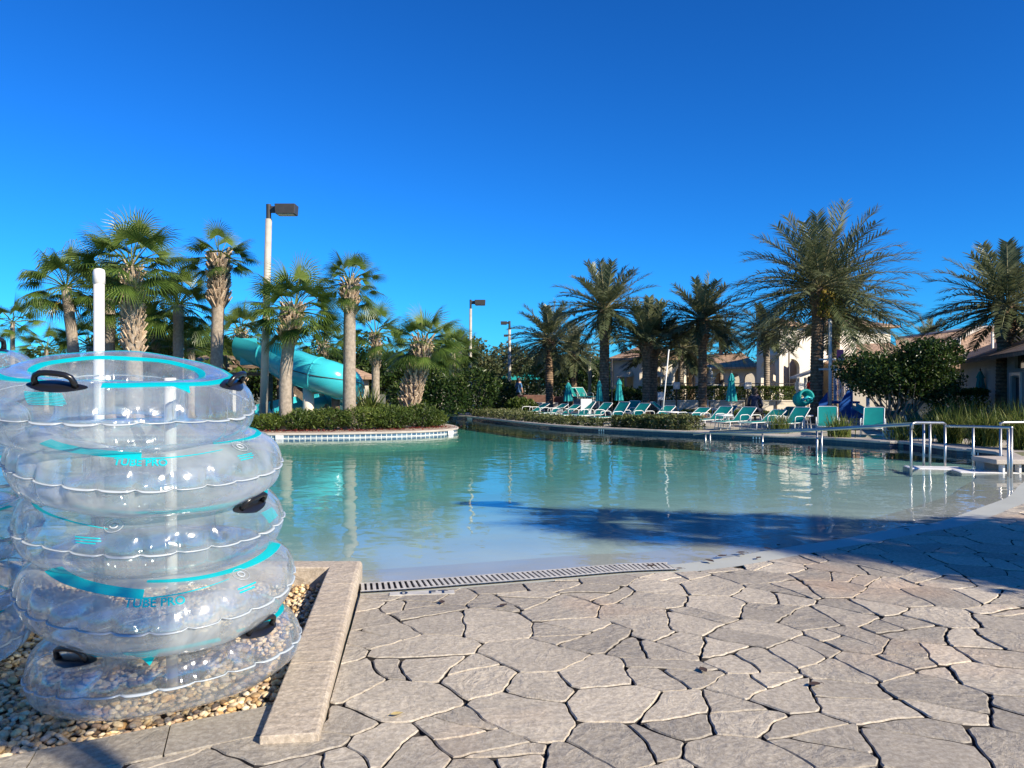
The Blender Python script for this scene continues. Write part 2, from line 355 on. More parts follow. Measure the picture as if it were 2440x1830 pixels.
# beach entry band: stone edge -> water edge -> under water
edge_img = [(857,1412),(993,1408),(1137,1396),(1318,1383),(1499,1370)]
edge = offset_line(shore, -.30)
for i, p in enumerate(edge):
    if p.y < 6.0: pass
bm_ = MB()
sh_in = offset_line(shore, .7); sh_mid = offset_line(shore, .0)
strip(bm_, edge, sh_mid, -.005, -.0145); strip(bm_, sh_mid, sh_in, -.0145, -.062)
tag(bm_.build('beach_entry', M['plaster'], smooth=True), kind='structure')
# water: closed body of clear water with a rippled surface
def water_mat():
    m, t, N, L, b = nm('pool water'); N.remove(b)
    tc = N.new('ShaderNodeTexCoord')
    def nz(sc, stretch, det=2, dist=0):
        mp = N.new('ShaderNodeMapping'); mp.inputs['Scale'].default_value = stretch; mp.inputs['Rotation'].default_value = (0, 0, .25)
        L.new(tc.outputs['Object'], mp.inputs[0]); n = N.new('ShaderNodeTexNoise'); n.inputs['Scale'].default_value = sc; n.inputs['Detail'].default_value = det
        n.inputs['Distortion'].default_value = dist; L.new(mp.outputs[0], n.inputs['Vector']); return n.outputs[0]
    a = nz(1.7, (1, 1.0, 1), 2, .3); c = nz(7, (.8, 1.3, 1), 2, .2)
    big = nz(.22, (1, 1, 1), 2)                       # calm and ruffled patches
    r = N.new('ShaderNodeMapRange'); r.inputs[1].default_value = .35; r.inputs[2].default_value = .65; r.inputs[3].default_value = .02; r.inputs[4].default_value = .22; L.new(big, r.inputs[0])
    mu = N.new('ShaderNodeMath'); mu.operation = 'MULTIPLY'; L.new(c, mu.inputs[0]); L.new(r.outputs[0], mu.inputs[1])
    ad = N.new('ShaderNodeMath'); ad.operation = 'ADD'; L.new(a, ad.inputs[0]); L.new(mu.outputs[0], ad.inputs[1])
    bp = N.new('ShaderNodeBump'); bp.inputs['Strength'].default_value = 1.0; bp.inputs['Distance'].default_value = .011; L.new(ad.outputs[0], bp.inputs['Height'])
    fr = schlick(N, L, .03, bp.outputs[0])
    gl = N.new('ShaderNodeBsdfGlossy'); gl.inputs['Roughness'].default_value = .012; L.new(bp.outputs[0], gl.inputs['Normal'])
    tr = N.new('ShaderNodeBsdfTransparent'); mx = N.new('ShaderNodeMixShader')
    L.new(fr, mx.inputs[0]); L.new(tr.outputs[0], mx.inputs[1]); L.new(gl.outputs[0], mx.inputs[2])
    L.new(mx.outputs[0], N['Material Output'].inputs[0])
    va = N.new('ShaderNodeVolumeAbsorption'); va.inputs['Color'].default_value = (.10, .80, .77, 1); va.inputs['Density'].default_value = .40
    L.new(va.outputs[0], N['Material Output'].inputs['Volume'])
    return m
wout = [Vector((-15.2, 5.9)), Vector((-1.25, 5.9)), Vector((-1.2, 5.70))]+list(offset_line(shore, -.06))[1:]+[Vector((9.1, 13.7))]+list(offset_line(far, -.12))+[Vector((-2.6, 34.2)), Vector((-4, 34.8)), Vector((-8, 35.0)), Vector((-15.2, 33.7))]
wm = MB(); prism(wout, [], -1.6, -.015, wm)
wo = wm.build('pool_water', water_mat()); tag(wo, kind='structure')
# pool walls and coping on the far side
def wall_ring(name, line, mat_, z0, z1, kind='structure', parent=None, closed=False, off=0.0, org=None):
    pts = offset_line(line, off, closed); w = MB(); n = len(pts)
    w.add([(p[0], p[1], z0) for p in pts]+[(p[0], p[1], z1) for p in pts], [(i, (i+1) % n, n+(i+1) % n, n+i) for i in range(n if closed else n-1)])
    o = w.build(name, mat_, parent, org=org); u = [0]
    for i in range(1, n): u.append(u[-1]+(Vector(pts[i][:2])-Vector(pts[i-1][:2])).length)
    uv_wall(o, u*2, [z0]*n+[z1]*n)
    if kind: tag(o, kind=kind)
    return o
wall_line = [Vector((8.95, 13.55))]+[Vector(p) for p in far]+channel
wall_ring('pool_wall', wall_line, M['tile_navy'], -1.4, GZ-.03, off=.03)
cp = MB(); sweep(cp, wall_line, [(.06, GZ-.035), (.065, GZ), (.05, GZ+.025), (-.26, GZ+.025), (-.26, GZ-.035)])
tag(cp.build('pool_coping', M['coping']), kind='structure')
# ------------------------------------------------------------------ flagstone deck
deck_edge = list(offset_line(shore, -.30))
deck_poly = [Vector((22, -8.9)), Vector((22, 13.4)), Vector((8.75+.35, 13.4))]+[Vector(p) for p in deck_edge[::-1] if p.x < 8.6]+[Vector((-.805, 3.19)), Vector((-1.06, 3.18)), Vector((-1.07, 3.29)), Vector((-1.49, 3.05)), Vector((-6, .62)), Vector((-15, -4.2)), Vector((-15, -8.9))]
db = MB(); vs, fs = poly_mesh(deck_poly, [], -.020); db.add(vs, fs)
def inside_np(poly, pts):
    x, y = pts[:, 0], pts[:, 1]; ins = np.zeros(len(pts), bool); q = np.array([(p[0], p[1]) for p in poly]); j = len(q)-1
    for i in range(len(q)):
        xi, yi = q[i]; xj, yj = q[j]
        c = ((yi > y) != (yj > y)) & (x < (xj-xi)*(y-yi)/(yj-yi+1e-12)+xi); ins ^= c; j = i
    return ins
BQ = np.array([(p[0], p[1]) for p in deck_poly]); BE = np.roll(BQ, -1, 0)-BQ
def nearest_edge(p):
    t = np.clip(((p-BQ)*BE).sum(1)/((BE**2).sum(1)+1e-12), 0, 1); q = BQ+BE*t[:, None]; return q[((q-p)**2).sum(1).argmin()]
PH = nr.uniform(0, 6.28, (4, 8, 2)); KV = nr.normal(0, 1, (4, 8, 2))
def warp(p):
    o = np.zeros_like(p)
    for k, (fq, am) in enumerate(((1.3, .045), (3.6, .020), (10, .011), (26, .006))):
        for i in range(8):
            ph = fq*(p@KV[k, i])
            o[:, 0] += am/2.8*np.sin(ph+PH[k, i, 0]); o[:, 1] += am/2.8*np.sin(ph*1.07+PH[k, i, 1])
    return p+o
sr = np.random.default_rng(5)
seeds = np.zeros((2200, 2)); ns = 0
for _ in range(22000):
    p = np.array([sr.uniform(-5, 12.3), sr.uniform(.4, 15)])
    if ns == 0 or (((seeds[:ns]-p)**2).sum(1) > sr.choice((.065, .10, .16), ns)).all():
        seeds[ns] = p; ns += 1
        if ns == 2200: break
seeds = seeds[:ns]
seeds = np.array(seeds)
def clip(poly, m, nrm):
    out = []; k = len(poly)
    for i in range(k):
        a = poly[i]; b = poly[(i+1) % k]; da = (a-m)@nrm; db_ = (b-m)@nrm
        if da <= 0: out.append(a)
        if (da < 0) != (db_ < 0) and abs(da-db_) > 1e-12: out.append(a+(b-a)*(da/(da-db_)))
    return out
def inset(poly, d):
    for i in range(len(poly)):
        pass
    out = list(poly); src = list(poly)
    for i in range(len(src)):
        a = src[i]; b = src[(i+1) % len(src)]; e = b-a; l = np.hypot(*e)
        if l < 1e-6: continue
        nrm = np.array([e[1], -e[0]])/l
        out = clip(out, a-nrm*d, nrm)
        if len(out) < 3: return None
    return out
def parea(c): q = np.array(c); x, y = q[:, 0], q[:, 1]; return .5*abs((x*np.roll(y, -1)-y*np.roll(x, -1)).sum())
cells = []
for s_ in seeds:
    dv = seeds-s_; dd = (dv**2).sum(1); idx = np.argsort(dd)[1:26]
    c = [s_+np.array(q) for q in ((-1.2,-1.2),(1.2,-1.2),(1.2,1.2),(-1.2,1.2))]
    for i in idx:
        w = dv[i]; c = clip(c, s_+w/2, w/np.sqrt(dd[i]))
        if len(c) < 3: break
    if len(c) >= 3: cells.append(c)
todo = cells; cells = []
while todo:                                   # break the big slabs along random cracks
    c = todo.pop(); ar = parea(c)
    if ar < sr.choice((.07, .11, .16, .24)): cells.append(c); continue
    q = np.array(c); m_ = q.mean(0); ev, ew = np.linalg.eigh(np.cov((q-m_).T)); ax = ew[:, 1]; an = math.atan2(ax[1], ax[0])+sr.normal(0, .55)
    nn_ = np.array([cos(an), sin(an)]); pt_ = m_+sr.normal(0, .05, 2)
    h1 = clip(c, pt_, nn_); h2 = clip(c, pt_, -nn_)
    if len(h1) < 3 or len(h2) < 3 or min(parea(h1), parea(h2)) < .018: cells.append(c); continue
    todo += [h1, h2]
for c in cells:
    gap = sr.choice((.0012, .002, .0035, .006))
    rings = []
    for ins_ in (gap, gap+.002, gap+.007):
        q = inset(c, ins_)
        if q is None: rings = None; break
        rings.append(q)
    if not rings: continue
    # resample each ring to the same count by angle about the seed so the rings can be joined
    cen = np.mean(rings[2], 0); N_ = 44; res = []
    for q in rings:
        q = np.array(q); per = []
        for j in range(N_):
            a = 2*pi*j/N_; dr = np.array([cos(a), sin(a)]); best = None
            e = np.roll(q, -1, 0)-q; den = dr[0]*e[:, 1]-dr[1]*e[:, 0]; w = q-cen
            with np.errstate(divide='ignore', invalid='ignore'):
                t_ = (w[:, 0]*e[:, 1]-w[:, 1]*e[:, 0])/den; u_ = (w[:, 0]*dr[1]-w[:, 1]*dr[0])/den
            okk = (t_ > 0) & (u_ >= -1e-6) & (u_ <= 1+1e-6)
            per.append(cen+dr*(t_[okk].min() if okk.any() else .01))
        res.append(warp(np.array(per)))
    allp = np.vstack(res); ins = inside_np(deck_poly, allp)
    if not ins.any(): continue
    if not ins.all():
        if ins.mean() < .12: continue
        for i in np.where(~ins)[0]: allp[i] = nearest_edge(allp[i])
    dz = sr.uniform(-.003, .003); tv = sr.random(); tl = sr.normal(0, .006, 2)
    vs = []
    for k, zz in enumerate((-.021, -.006, 0.0)):
        for j in range(N_):
            p = allp[k*N_+j]; vs.append((p[0], p[1], zz+(dz+(p-cen)@tl if k else 0)))
    fs = [(k*N_+j, k*N_+(j+1) % N_, (k+1)*N_+(j+1) % N_, (k+1)*N_+j) for k in (0, 1) for j in range(N_)]
    db.add(vs, [tuple(range(2*N_, 3*N_))]+fs[N_:], tv, 1); db.add(vs, fs[:N_], tv, 0)
tag(db.build('flagstone_deck', [M['groove'], M['stone']]), kind='structure')
# deck out of the picture (right, behind): plain stamped concrete
# grate along the water edge
gs = [p for p in smooth_line([P(*q) for q in shore_img[:6]], 30)]
gl_ = [0]
for i in range(1, len(gs)): gl_.append(gl_[-1]+(gs[i]-gs[i-1]).length)
def along(s_):
    i = min(max(np.searchsorted(gl_, s_)-1, 0), len(gs)-2); t_ = (s_-gl_[i])/(gl_[i+1]-gl_[i]); d = (gs[i+1]-gs[i]).normalized()
    return gs[i].lerp(gs[i+1], t_), Vector((d.y, -d.x)), d
gr = thing('gutter_grate', 'white slotted drain grate curving along the shallow edge of the pool', 'drain grate', (0, 0, 0))
gm = MB(); s_ = .02; L_ = gl_[-1]
while s_ < L_:
    p, nn, d = along(s_); q = p+nn*.125; gm.box((q.x, q.y, .004), (.023, .20, .016), math.atan2(nn.y, nn.x)-pi/2); s_ += .042
gm.build('bars', M['grate'], gr)
gf = MB(); a_ = []; b_ = []
for o0, o1 in ((.005, .03), (.22, .25)):
    pts = [along(x) for x in np.linspace(0, L_, 60)]
    l0 = [p+nn*o0 for p, nn, d in pts]; l1 = [p+nn*o1 for p, nn, d in pts]
    strip(gf, l1, l0, .011, .011); strip(gf, l0, l0, .011, -.02)
gf.build('rim', M['grate'], gr)
gd = MB(); pts = [along(x) for x in np.linspace(0, L_, 60)]
strip(gd, [p+nn*.24 for p, nn, d in pts], [p+nn*.01 for p, nn, d in pts], -.0025, -.0025); gd.build('channel', M['groove'], gr)
# ------------------------------------------------------------------ text helper
def text_mesh(body, size=1.0, ext=.0):
    cu = bpy.data.curves.new('txt', 'FONT'); cu.body = body; cu.size = size; cu.extrude = ext; cu.align_x = 'CENTER'; cu.resolution_u = 3; cu.offset = size*.022
    o = bpy.data.objects.new('txt', cu); C.objects.link(o); dg = bpy.context.evaluated_depsgraph_get()
    me = bpy.data.meshes.new_from_object(o.evaluated_get(dg)); vs = [v.co.copy() for v in me.vertices]; fs = [list(p.vertices) for p in me.polygons]
    bpy.data.objects.remove(o); bpy.data.curves.remove(cu); bpy.data.meshes.remove(me); return vs, fs
mk = thing('depth_marker', 'pale tile plate lettered 0 FT set in front of the drain grate', 'depth marker', P(1006, 1413, .004))
mm = MB(); mm.box((0, 0, .0), (.46, .085, .008), rz=.12); mm.build('plate', M['grate'], mk)
q = Matrix.Rotation(.12, 3, 'Z')
for ch, dx in (('0', -.13), ('F', .07), ('T', .15)):
    vs, fs = text_mesh(ch, .105); mm = MB(); mm.add([q@Vector((v.x*1.1+dx, v.y-.036, .006)) for v in vs], fs); mm.build('numeral' if ch == '0' else 'letter', M['black'], mk)
# ------------------------------------------------------------------ kerb, stone border, gravel bed
kb = MB(); kp = [KC[0]]
for i in range(1, 13): kp.append(KC[0].lerp(KC[1], i/12))
kp.append(KC[2])
prof = [(.12, -.06), (.12, .092), (.112, .10), (-.085, .10), (-.106, .094), (-.118, .078), (-.122, .055), (-.12, -.3)]
KA, KB = KC[0], KC[1]; dk = (KB-KA).normalized(); LK = (KB-KA).length
for s0, s1 in ((0, .78), (.785, 1.53), (1.535, 2.22)): sweep(kb, [KA+dk*s0, KA+dk*s1], prof)
sweep(kb, [KA+dk*2.225, KB, KC[2]], prof)
kb.v = [Vector((v[0], v[1], v[2]*(.38+.62*min(1, max(0, (v[1]-3.2)/2.4))) if v[2] > 0 else v[2])) for v in kb.v]
tag(kb.build('stone_kerb', M['kerb'], bevel=.004), kind='structure')
bl = MB(); e0 = Vector((-1.06, 3.615)); du = Vector((-.878, -.479)); dn = Vector((.479, -.878)); s_ = -.02
for ln in (.52, .50, .56, .60, .55, .6, .5):
    a = e0+du*(s_+.003); b = e0+du*(s_+ln-.003); s_ += ln; sk = .05
    lo = [a, b, b+dn*.285+du*sk, a+dn*.285+du*sk]
    prism([(p.x, p.y) for p in lo][::-1], [], -.10, .006+rng.uniform(-.002, .002), bl, t=rng.random())
tag(bl.build('stone_border', M['stone'], bevel=.006), kind='structure')
bed = MB(); bp_ = [(-1.01, 3.3), (-1.42, 5.9), (-9, 5.9), (-9, -.5)]; vs, fs = poly_mesh(bp_, [], -.06); bed.add(vs, fs)
tag(bed.build('gravel_bed_soil', mat('bed soil', (.16, .11, .07), .95, .5, 30)), kind='structure')
def ico(sub):
    bm = bmesh.new(); bmesh.ops.create_icosphere(bm, subdivisions=sub, radius=1); v = np.array([x.co[:] for x in bm.verts]); f = np.array([[q.index for q in x.verts] for x in bm.faces]); bm.free(); return v, f
I1, I2 = ico(1), ico(2)
def pebbles(name, pts, sizes, mat_, near=4.7, z0=-.035):
    V_ = []; F_ = []; T_ = []; b = 0
    for (x, y, zz), s_ in zip(pts, sizes):
        v, f = I2 if y < near else I1
        q = nr.normal(0, 1, (3, 3)); q, _ = np.linalg.qr(q); ax = np.array([nr.uniform(.75, 1.3), nr.uniform(.6, 1.0), nr.uniform(.42, .62)])*s_
        a = nr.uniform(0, 6.28); tlt = nr.normal(0, .3, 2)
        w = v*ax; w = w*(1+.09*np.sin(v@nr.normal(0, 2.2, 3)+nr.uniform(0, 6)))[:, None]
        Q = np.array(Matrix.Rotation(a, 3, 'Z')@Matrix.Rotation(tlt[0], 3, 'X')@Matrix.Rotation(tlt[1], 3, 'Y')); w = w@Q.T+np.array([x, y, zz])
        V_.append(w); F_.append(f+b); T_.append(np.full(len(f), nr.random())); b += len(v)
    V_ = np.vstack(V_); F_ = np.vstack(F_); T_ = np.concatenate(T_); me = bpy.data.meshes.new(name)
    me.vertices.add(len(V_)); me.vertices.foreach_set('co', V_.ravel()); me.loops.add(F_.size); me.loops.foreach_set('vertex_index', F_.ravel().astype(np.int32))
    me.polygons.add(len(F_)); me.polygons.foreach_set('loop_start', np.arange(0, F_.size, 3, dtype=np.int32)); me.update(calc_edges=True)
    me.polygons.foreach_set('use_smooth', np.ones(len(F_), bool)); at = me.attributes.new('tint', 'FLOAT', 'FACE'); at.data.foreach_set('value', T_.astype(np.float32))
    me.materials.append(mat_); o = bpy.data.objects.new(name, me); C.objects.link(o); return o
pts = []; szs = []; bq = [(-1.03, 3.60), (-1.42, 5.87), (-4.6, 5.87), (-4.6, 1.70)]
for lay in (0, 1):
    y = 2.0
    while y < 5.9:
        x = -4.5; st = .036 if y < 4.8 else .042
        while x < -1.0:
            px, py = x+nr.normal(0, .011), y+nr.normal(0, .011); x += st*(1.0 if lay == 0 else 1.5)
            if px < -.70*py-.25: continue
            pts.append((px, py, -.045+lay*.018+nr.normal(0, .004))); szs.append(nr.uniform(.014, .026))
        y += st*(.92 if lay == 0 else 1.4)
pa = np.array(pts); k = inside_np(bq, pa[:, :2]); pts = pa[k]; szs = np.array(szs)[k]
M['pebble'] = mat('river pebble', (1, .96, .9), .55, .35, 60, .25, 120, tint=[(.95, .78, .50), (.40, .25, .12), (.90, .66, .34), (.85, .76, .60), (.36, .24, .16), (.98, .86, .62), (.66, .40, .17), (.50, .45, .40), (.95, .74, .42)])
tag(pebbles('gravel', pts, szs, M['pebble']), kind='stuff')
# ------------------------------------------------------------------ inflatable tubes
def vinyl(name, haze, tintc):
    m, t, N, L, b = nm(name); N.remove(b)
    tc = N.new('ShaderNodeTexCoord'); nz = N.new('ShaderNodeTexNoise'); nz.inputs['Scale'].default_value = 3.2; nz.inputs['Detail'].default_value = 4; nz.inputs['Distortion'].default_value = 1.0
    L.new(tc.outputs['Object'], nz.inputs['Vector'])
    bp = N.new('ShaderNodeBump'); bp.inputs['Strength'].default_value = .4; bp.inputs['Distance'].default_value = .03; L.new(nz.outputs[0], bp.inputs['Height'])
    lw = N.new('ShaderNodeLayerWeight'); lw.inputs['Blend'].default_value = .32
    gl = N.new('ShaderNodeBsdfGlossy'); gl.inputs['Roughness'].default_value = .13; gl.inputs['Color'].default_value = (1, 1, 1, 1); L.new(bp.outputs[0], gl.inputs['Normal'])
    tr = N.new('ShaderNodeBsdfTransparent'); tr.inputs[0].default_value = (*tintc, 1)
    df = N.new('ShaderNodeBsdfDiffuse'); df.inputs[0].default_value = (.78, .82, .83, 1); tl = N.new('ShaderNodeBsdfTranslucent'); tl.inputs[0].default_value = (.78, .82, .83, 1)
    hz = N.new('ShaderNodeMixShader'); hz.inputs[0].default_value = .5; L.new(df.outputs[0], hz.inputs[1]); L.new(tl.outputs[0], hz.inputs[2])
    ma = N.new('ShaderNodeMath'); ma.operation = 'MULTIPLY_ADD'; ma.inputs[1].default_value = .32; ma.inputs[2].default_value = haze; L.new(lw.outputs['Facing'], ma.inputs[0])
    cz = N.new('ShaderNodeTexNoise'); cz.inputs['Scale'].default_value = 2.3; cz.inputs['Detail'].default_value = 7; cz.inputs['Distortion'].default_value = 1.5; L.new(tc.outputs['Object'], cz.inputs['Vector'])
    cm_ = N.new('ShaderNodeMapRange'); cm_.inputs[1].default_value = .38; cm_.inputs[2].default_value = .66; cm_.inputs[3].default_value = .55; cm_.inputs[4].default_value = 1.55; L.new(cz.outputs[0], cm_.inputs[0])
    mz = N.new('ShaderNodeMath'); mz.operation = 'MULTIPLY'; L.new(ma.outputs[0], mz.inputs[0]); L.new(cm_.outputs[0], mz.inputs[1])
    m1 = N.new('ShaderNodeMixShader'); L.new(mz.outputs[0], m1.inputs[0]); L.new(tr.outputs[0], m1.inputs[1]); L.new(hz.outputs[0], m1.inputs[2])
    fr = schlick(N, L, .10, bp.outputs[0])
    m2 = N.new('ShaderNodeMixShader'); L.new(fr, m2.inputs[0]); L.new(m1.outputs[0], m2.inputs[1]); L.new(gl.outputs[0], m2.inputs[2])
    L.new(m2.outputs[0], N['Material Output'].inputs[0]); return m
M['vinyl_clear'] = vinyl('clear vinyl', .13, (.93, .965, .98)); M['vinyl_frost'] = vinyl('frosted vinyl', .29, (.92, .95, .955)); M['vinyl_bottom'] = vinyl('clear brown-tinged vinyl', .07, (.95, .95, .94))
M['seam'] = mat('vinyl weld', (.42, .46, .48), .25)
def printed():
    m, t, N, L, b = nm('translucent teal print'); b.inputs['Base Color'].default_value = (.005, .66, .72, 1); b.inputs['Roughness'].default_value = .25
    tl = N.new('ShaderNodeBsdfTranslucent'); tl.inputs[0].default_value = (.01, .9, .95, 1); mx = N.new('ShaderNodeMixShader'); mx.inputs[0].default_value = .45
    L.new(b.outputs[0], mx.inputs[1]); L.new(tl.outputs[0], mx.inputs[2]); L.new(mx.outputs[0], N['Material Output'].inputs[0]); return m
M['stripe'] = printed()
class Ring:
    def __init__(s, zs, Rm=.49, a=.19, b=.155, n=26, seed=0):
        l, r, f, k = zs; s.Rm, s.a, s.b, s.n = Rm, a, b, n
        s.c0 = (l+r+f+k)/4; s.c1 = (r-l)/2; s.s1 = (k-f)/2; s.c2 = (l+r-f-k)/4
        q = np.random.default_rng(seed); s.ph = q.uniform(0, 6.28, 6); s.am = q.uniform(.5, 1.4, n)
    def pt(s, th, ph, off=0):
        w = abs(((ph+pi) % (2*pi))-pi); wi = abs(pi-w)
        k = th/(2*pi)*s.n; i = int(math.floor(k+.5)) % s.n; fr_ = abs(k-round(k))
        cre = max(0, 1-fr_*5.5)**1.3*s.am[i]
        puff = .5-.5*cos(2*pi*(k % 1))
        dd = -.020*cre*math.exp(-(w/.50)**2)+.004*puff*math.exp(-(w/.8)**2)-.010*cre*math.exp(-(wi/.5)**2)
        dd += .006*sin(3*th+s.ph[0])*sin(2*ph+s.ph[1])+.004*sin(7*th+s.ph[2])*cos(3*ph+s.ph[3])
        rr = s.Rm+(s.a+dd+off)*cos(ph)*(abs(cos(ph))**-.12 if abs(cos(ph)) > .02 else 1)
        zz = (s.b+dd*.7+off)*sin(ph)*(abs(sin(ph))**-.08 if abs(sin(ph)) > .02 else 1)
        kx = rr/(s.Rm+s.a)
        z = s.c0+kx*(s.c1*cos(th)+s.s1*sin(th))+kx*kx*s.c2*cos(2*th)+zz
        return Vector((rr*cos(th), rr*sin(th), z))
    def nrm(s, th, ph):
        e = .01; a = s.pt(th+e, ph)-s.pt(th-e, ph); b = s.pt(th, ph+e)-s.pt(th, ph-e); n = a.cross(b).normalized()
        return n
def ribbon(mb, R_, t0, t1, fa, fb, n=80, off=.003):
    """printed band: ring angle t0..t1 (deg), cross angle fa(u)..fb(u) (deg)"""
    vs = []; K = 4
    for i in range(n+1):
        u = i/n; th = R(t0+(t1-t0)*u)
        for k in range(K+1): vs.append(R_.pt(th, R(fa(u)+(fb(u)-fa(u))*k/K), off))
    mb.add(vs, [(i*(K+1)+k, (i+1)*(K+1)+k, (i+1)*(K+1)+k+1, i*(K+1)+k+1) for i in range(n) for k in range(K)])
def wrap_text(mb, R_, body, th, ph, size, off=.005):
    vs, fs = text_mesh(body, size); c = (R_.Rm+R_.a*cos(R(ph)))
    mb.add([R_.pt(R(th)+v.x/c, R(ph)+v.y/R_.b, off) for v in vs], fs)
def handle(parent, R_, th, ph, loc):
    th, ph = R(th), R(ph); p = R_.pt(th, ph, .004); n = R_.nrm(th, ph); u = (R_.pt(th+.02, ph)-R_.pt(th-.02, ph)).normalized(); w = n.cross(u)
    base = MB(); vs = []; N_ = 36
    for rr, h in ((.0, .006), (.75, .006), (1.0, -.001)):
        for j in range(N_):
            a = 2*pi*j/N_; x = rr*.128*cos(a); y = rr*.046*sin(a)*(1-.25*abs(cos(a)))
            q = R_.pt(th+x/(R_.Rm+R_.a*cos(ph)), ph+y/((R_.a+R_.b)/2), .003+h); vs.append(q)
    base.add(vs, [(k*N_+j, k*N_+(j+1) % N_, (k+1)*N_+(j+1) % N_, (k+1)*N_+j) for k in (0, 1) for j in range(N_)])
    h = base.build('handle', M['black'], parent, smooth=True)
    gp = MB(); path = []
    for x, y in ((-.084, -.004), (-.082, .022), (-.073, .042), (-.053, .053), (-.026, .057), (0, .058), (.026, .057), (.053, .053), (.073, .042), (.082, .022), (.084, -.004)): path.append(p+u*x+n*y)
    gp.tube(path, [.015, .013, .0125, .0125, .0125, .0125, .0125, .0125, .0125, .013, .015], 10); gp.build('grip', M['black'], h, smooth=True)
def make_tube(label, loc, R_, vmat, stripes=(), handles=(), text=None, fins=(), blocks=(), valves=(), group='clear tubes stacked in front'):
    t = thing('swim_tube', label, 'swim tube', loc, R(26.5), group=group)
    nT, nP = 208, 40; mb = MB()
    vs = [R_.pt(2*pi*i/nT, 2*pi*k/nP) for i in range(nT) for k in range(nP)]
    mb.add(vs, [(i*nP+k, ((i+1) % nT)*nP+k, ((i+1) % nT)*nP+(k+1) % nP, i*nP+(k+1) % nP) for i in range(nT) for k in range(nP)])
    mb.build('body', vmat, t, smooth=True)
    sm = MB(); vs = []; nS = 416
    for i in range(nS):
        th = 2*pi*i/nS; k = th/(2*pi)*R_.n; sc = abs(sin(pi*k)); p = R_.pt(th, 0, -.002); o = Vector((cos(th), sin(th), 0)); lz = Vector((0, 0, .0022)); e = .010+.004*(1-sc); sag = Vector((0, 0, -.005*sc*R_.am[int(k) % R_.n]+.004*sin(5.3*th)))
        vs += [p-lz*1.2, p+lz*1.2, p+o*e+lz+sag, p+o*e-lz+sag]
    sm.add(vs, [(i*4+k, ((i+1) % nS)*4+k, ((i+1) % nS)*4+(k+1) % 4, i*4+(k+1) % 4) for i in range(nS) for k in range(4)])
    sm.build('seam', M['seam'], t, smooth=True)
    for s_ in stripes:
        sb = MB(); ribbon(sb, R_, *s_); sb.build('printed_stripe', M['stripe'], t, smooth=True)
    for th, ph, w, h in fins:
        sb = MB(); ribbon(sb, R_, th-w, th+w*.6, lambda u, ph=ph: ph, lambda u, ph=ph, h=h: ph-h*max(0, (u if u < .72 else (1-u)*2.57)/.72)**1.6-.3, 20); sb.build('printed_fin', M['stripe'], t, smooth=True)
    for th, ph, w, n_, st in blocks:
        sb = MB()
        for k in range(n_): ribbon(sb, R_, th-w+.4*k, th+w+.4*k-(2 if k == n_-1 else 0), lambda u, k=k: ph-k*st, lambda u, k=k: ph-k*st-st*.42, 16)
        sb.build('printed_notice', M['stripe'], t, smooth=True)
    for th, ph in valves:
        sb = MB(); p = R_.pt(R(th), R(ph), .003); n = R_.nrm(R(th), R(ph)); u = n.orthogonal().normalized(); w = n.cross(u)
        for rr, r2 in ((.038, .0013), (.016, .0035)): sb.tube([p+rr*(cos(2*pi*j/28)*u+sin(2*pi*j/28)*w) for j in range(28)], r2, 6, closed=True)
        sb.build('valve', M['seam'], t, smooth=True)
    if text:
        sb = MB(); wrap_text(sb, R_, *text); sb.build('lettering', M['stripe'], t)
    for th, ph in handles: handle(t, R_, th, ph, loc)
    return t
c_ = lambda v: (lambda u: v)
taper = lambda a, b: (lambda u: a+(b-a)*u)
TS = []
def front_tube(px, D, zs, label, vmat, b=.155, seed=0, x=0, **kw):
    R_ = Ring(zs, .449, .171, b, seed=seed)
    return make_tube(label, (x, D, 0), R_, vmat, **kw)
front_tube(0, 3.78, (1.405, 1.385, 1.333, 1.55), 'topmost clear tube of the front stack, a black handle facing the camera', M['vinyl_clear'], .160, 1, x=-1.92,
    stripes=[(-200, -112, taper(60, 67), taper(74, 76)), (-98, 20, taper(80, 76), taper(63, 67)), (25, 150, c_(74), c_(64)), (-30, 190, taper(109, 107), taper(121, 119)), (195, 325, taper(109, 110), taper(119, 123))],
    handles=[(-117, 62), (-26, 58)], fins=[(-62, 66, 7, 20)], blocks=[(-120, 45, 8, 9, 2.4)])
front_tube(0, 3.824, (1.150, 1.110, 1.046, 1.17), 'frosted tube with a teal swoosh, second from the top of the stack', M['vinyl_frost'], .152, 2, x=-1.797,
    stripes=[(-145, -95, taper(78, 66), taper(60, 50)), (-96, -58, taper(53, 60), taper(50, 59)), (-58, -5, taper(84, 76), taper(80, 66)), (-5, 120, c_(74), c_(68))],
    text=('TUBE PRO', -95, 38, .046), blocks=[(-48, 42, 5, 3, 4)], valves=[(-47, 60)])
front_tube(0, 3.90, (.840, .808, .760, .87), 'clear tube third from the top, black handle at its right rim', M['vinyl_clear'], .155, 3, x=-1.81,
    stripes=[(-165, -110, taper(66, 40), taper(60, 39)), (-135, -35, taper(86, 74), taper(80, 60)), (-20, 60, taper(70, 72), taper(58, 66))],
    handles=[(-41, 55)], blocks=[(-33, 34, 6, 9, 2.6), (-117, 24, 5, 3, 4)], valves=[(-108, 46)])
front_tube(0, 3.776, (.566, .548, .462, .575), 'frosted tube with bold teal lettering, fourth from the top', M['vinyl_frost'], .155, 4, x=-1.713,
    stripes=[(-155, -100, taper(88, 68), taper(66, 50)), (-100, -62, taper(53, 62), taper(50, 61)), (-100, -8, taper(90, 76), taper(84, 58))],
    text=('TUBE PRO', -95, 37, .052), blocks=[(-56, 40, 5, 2, 6)], valves=[(-55, 62)])
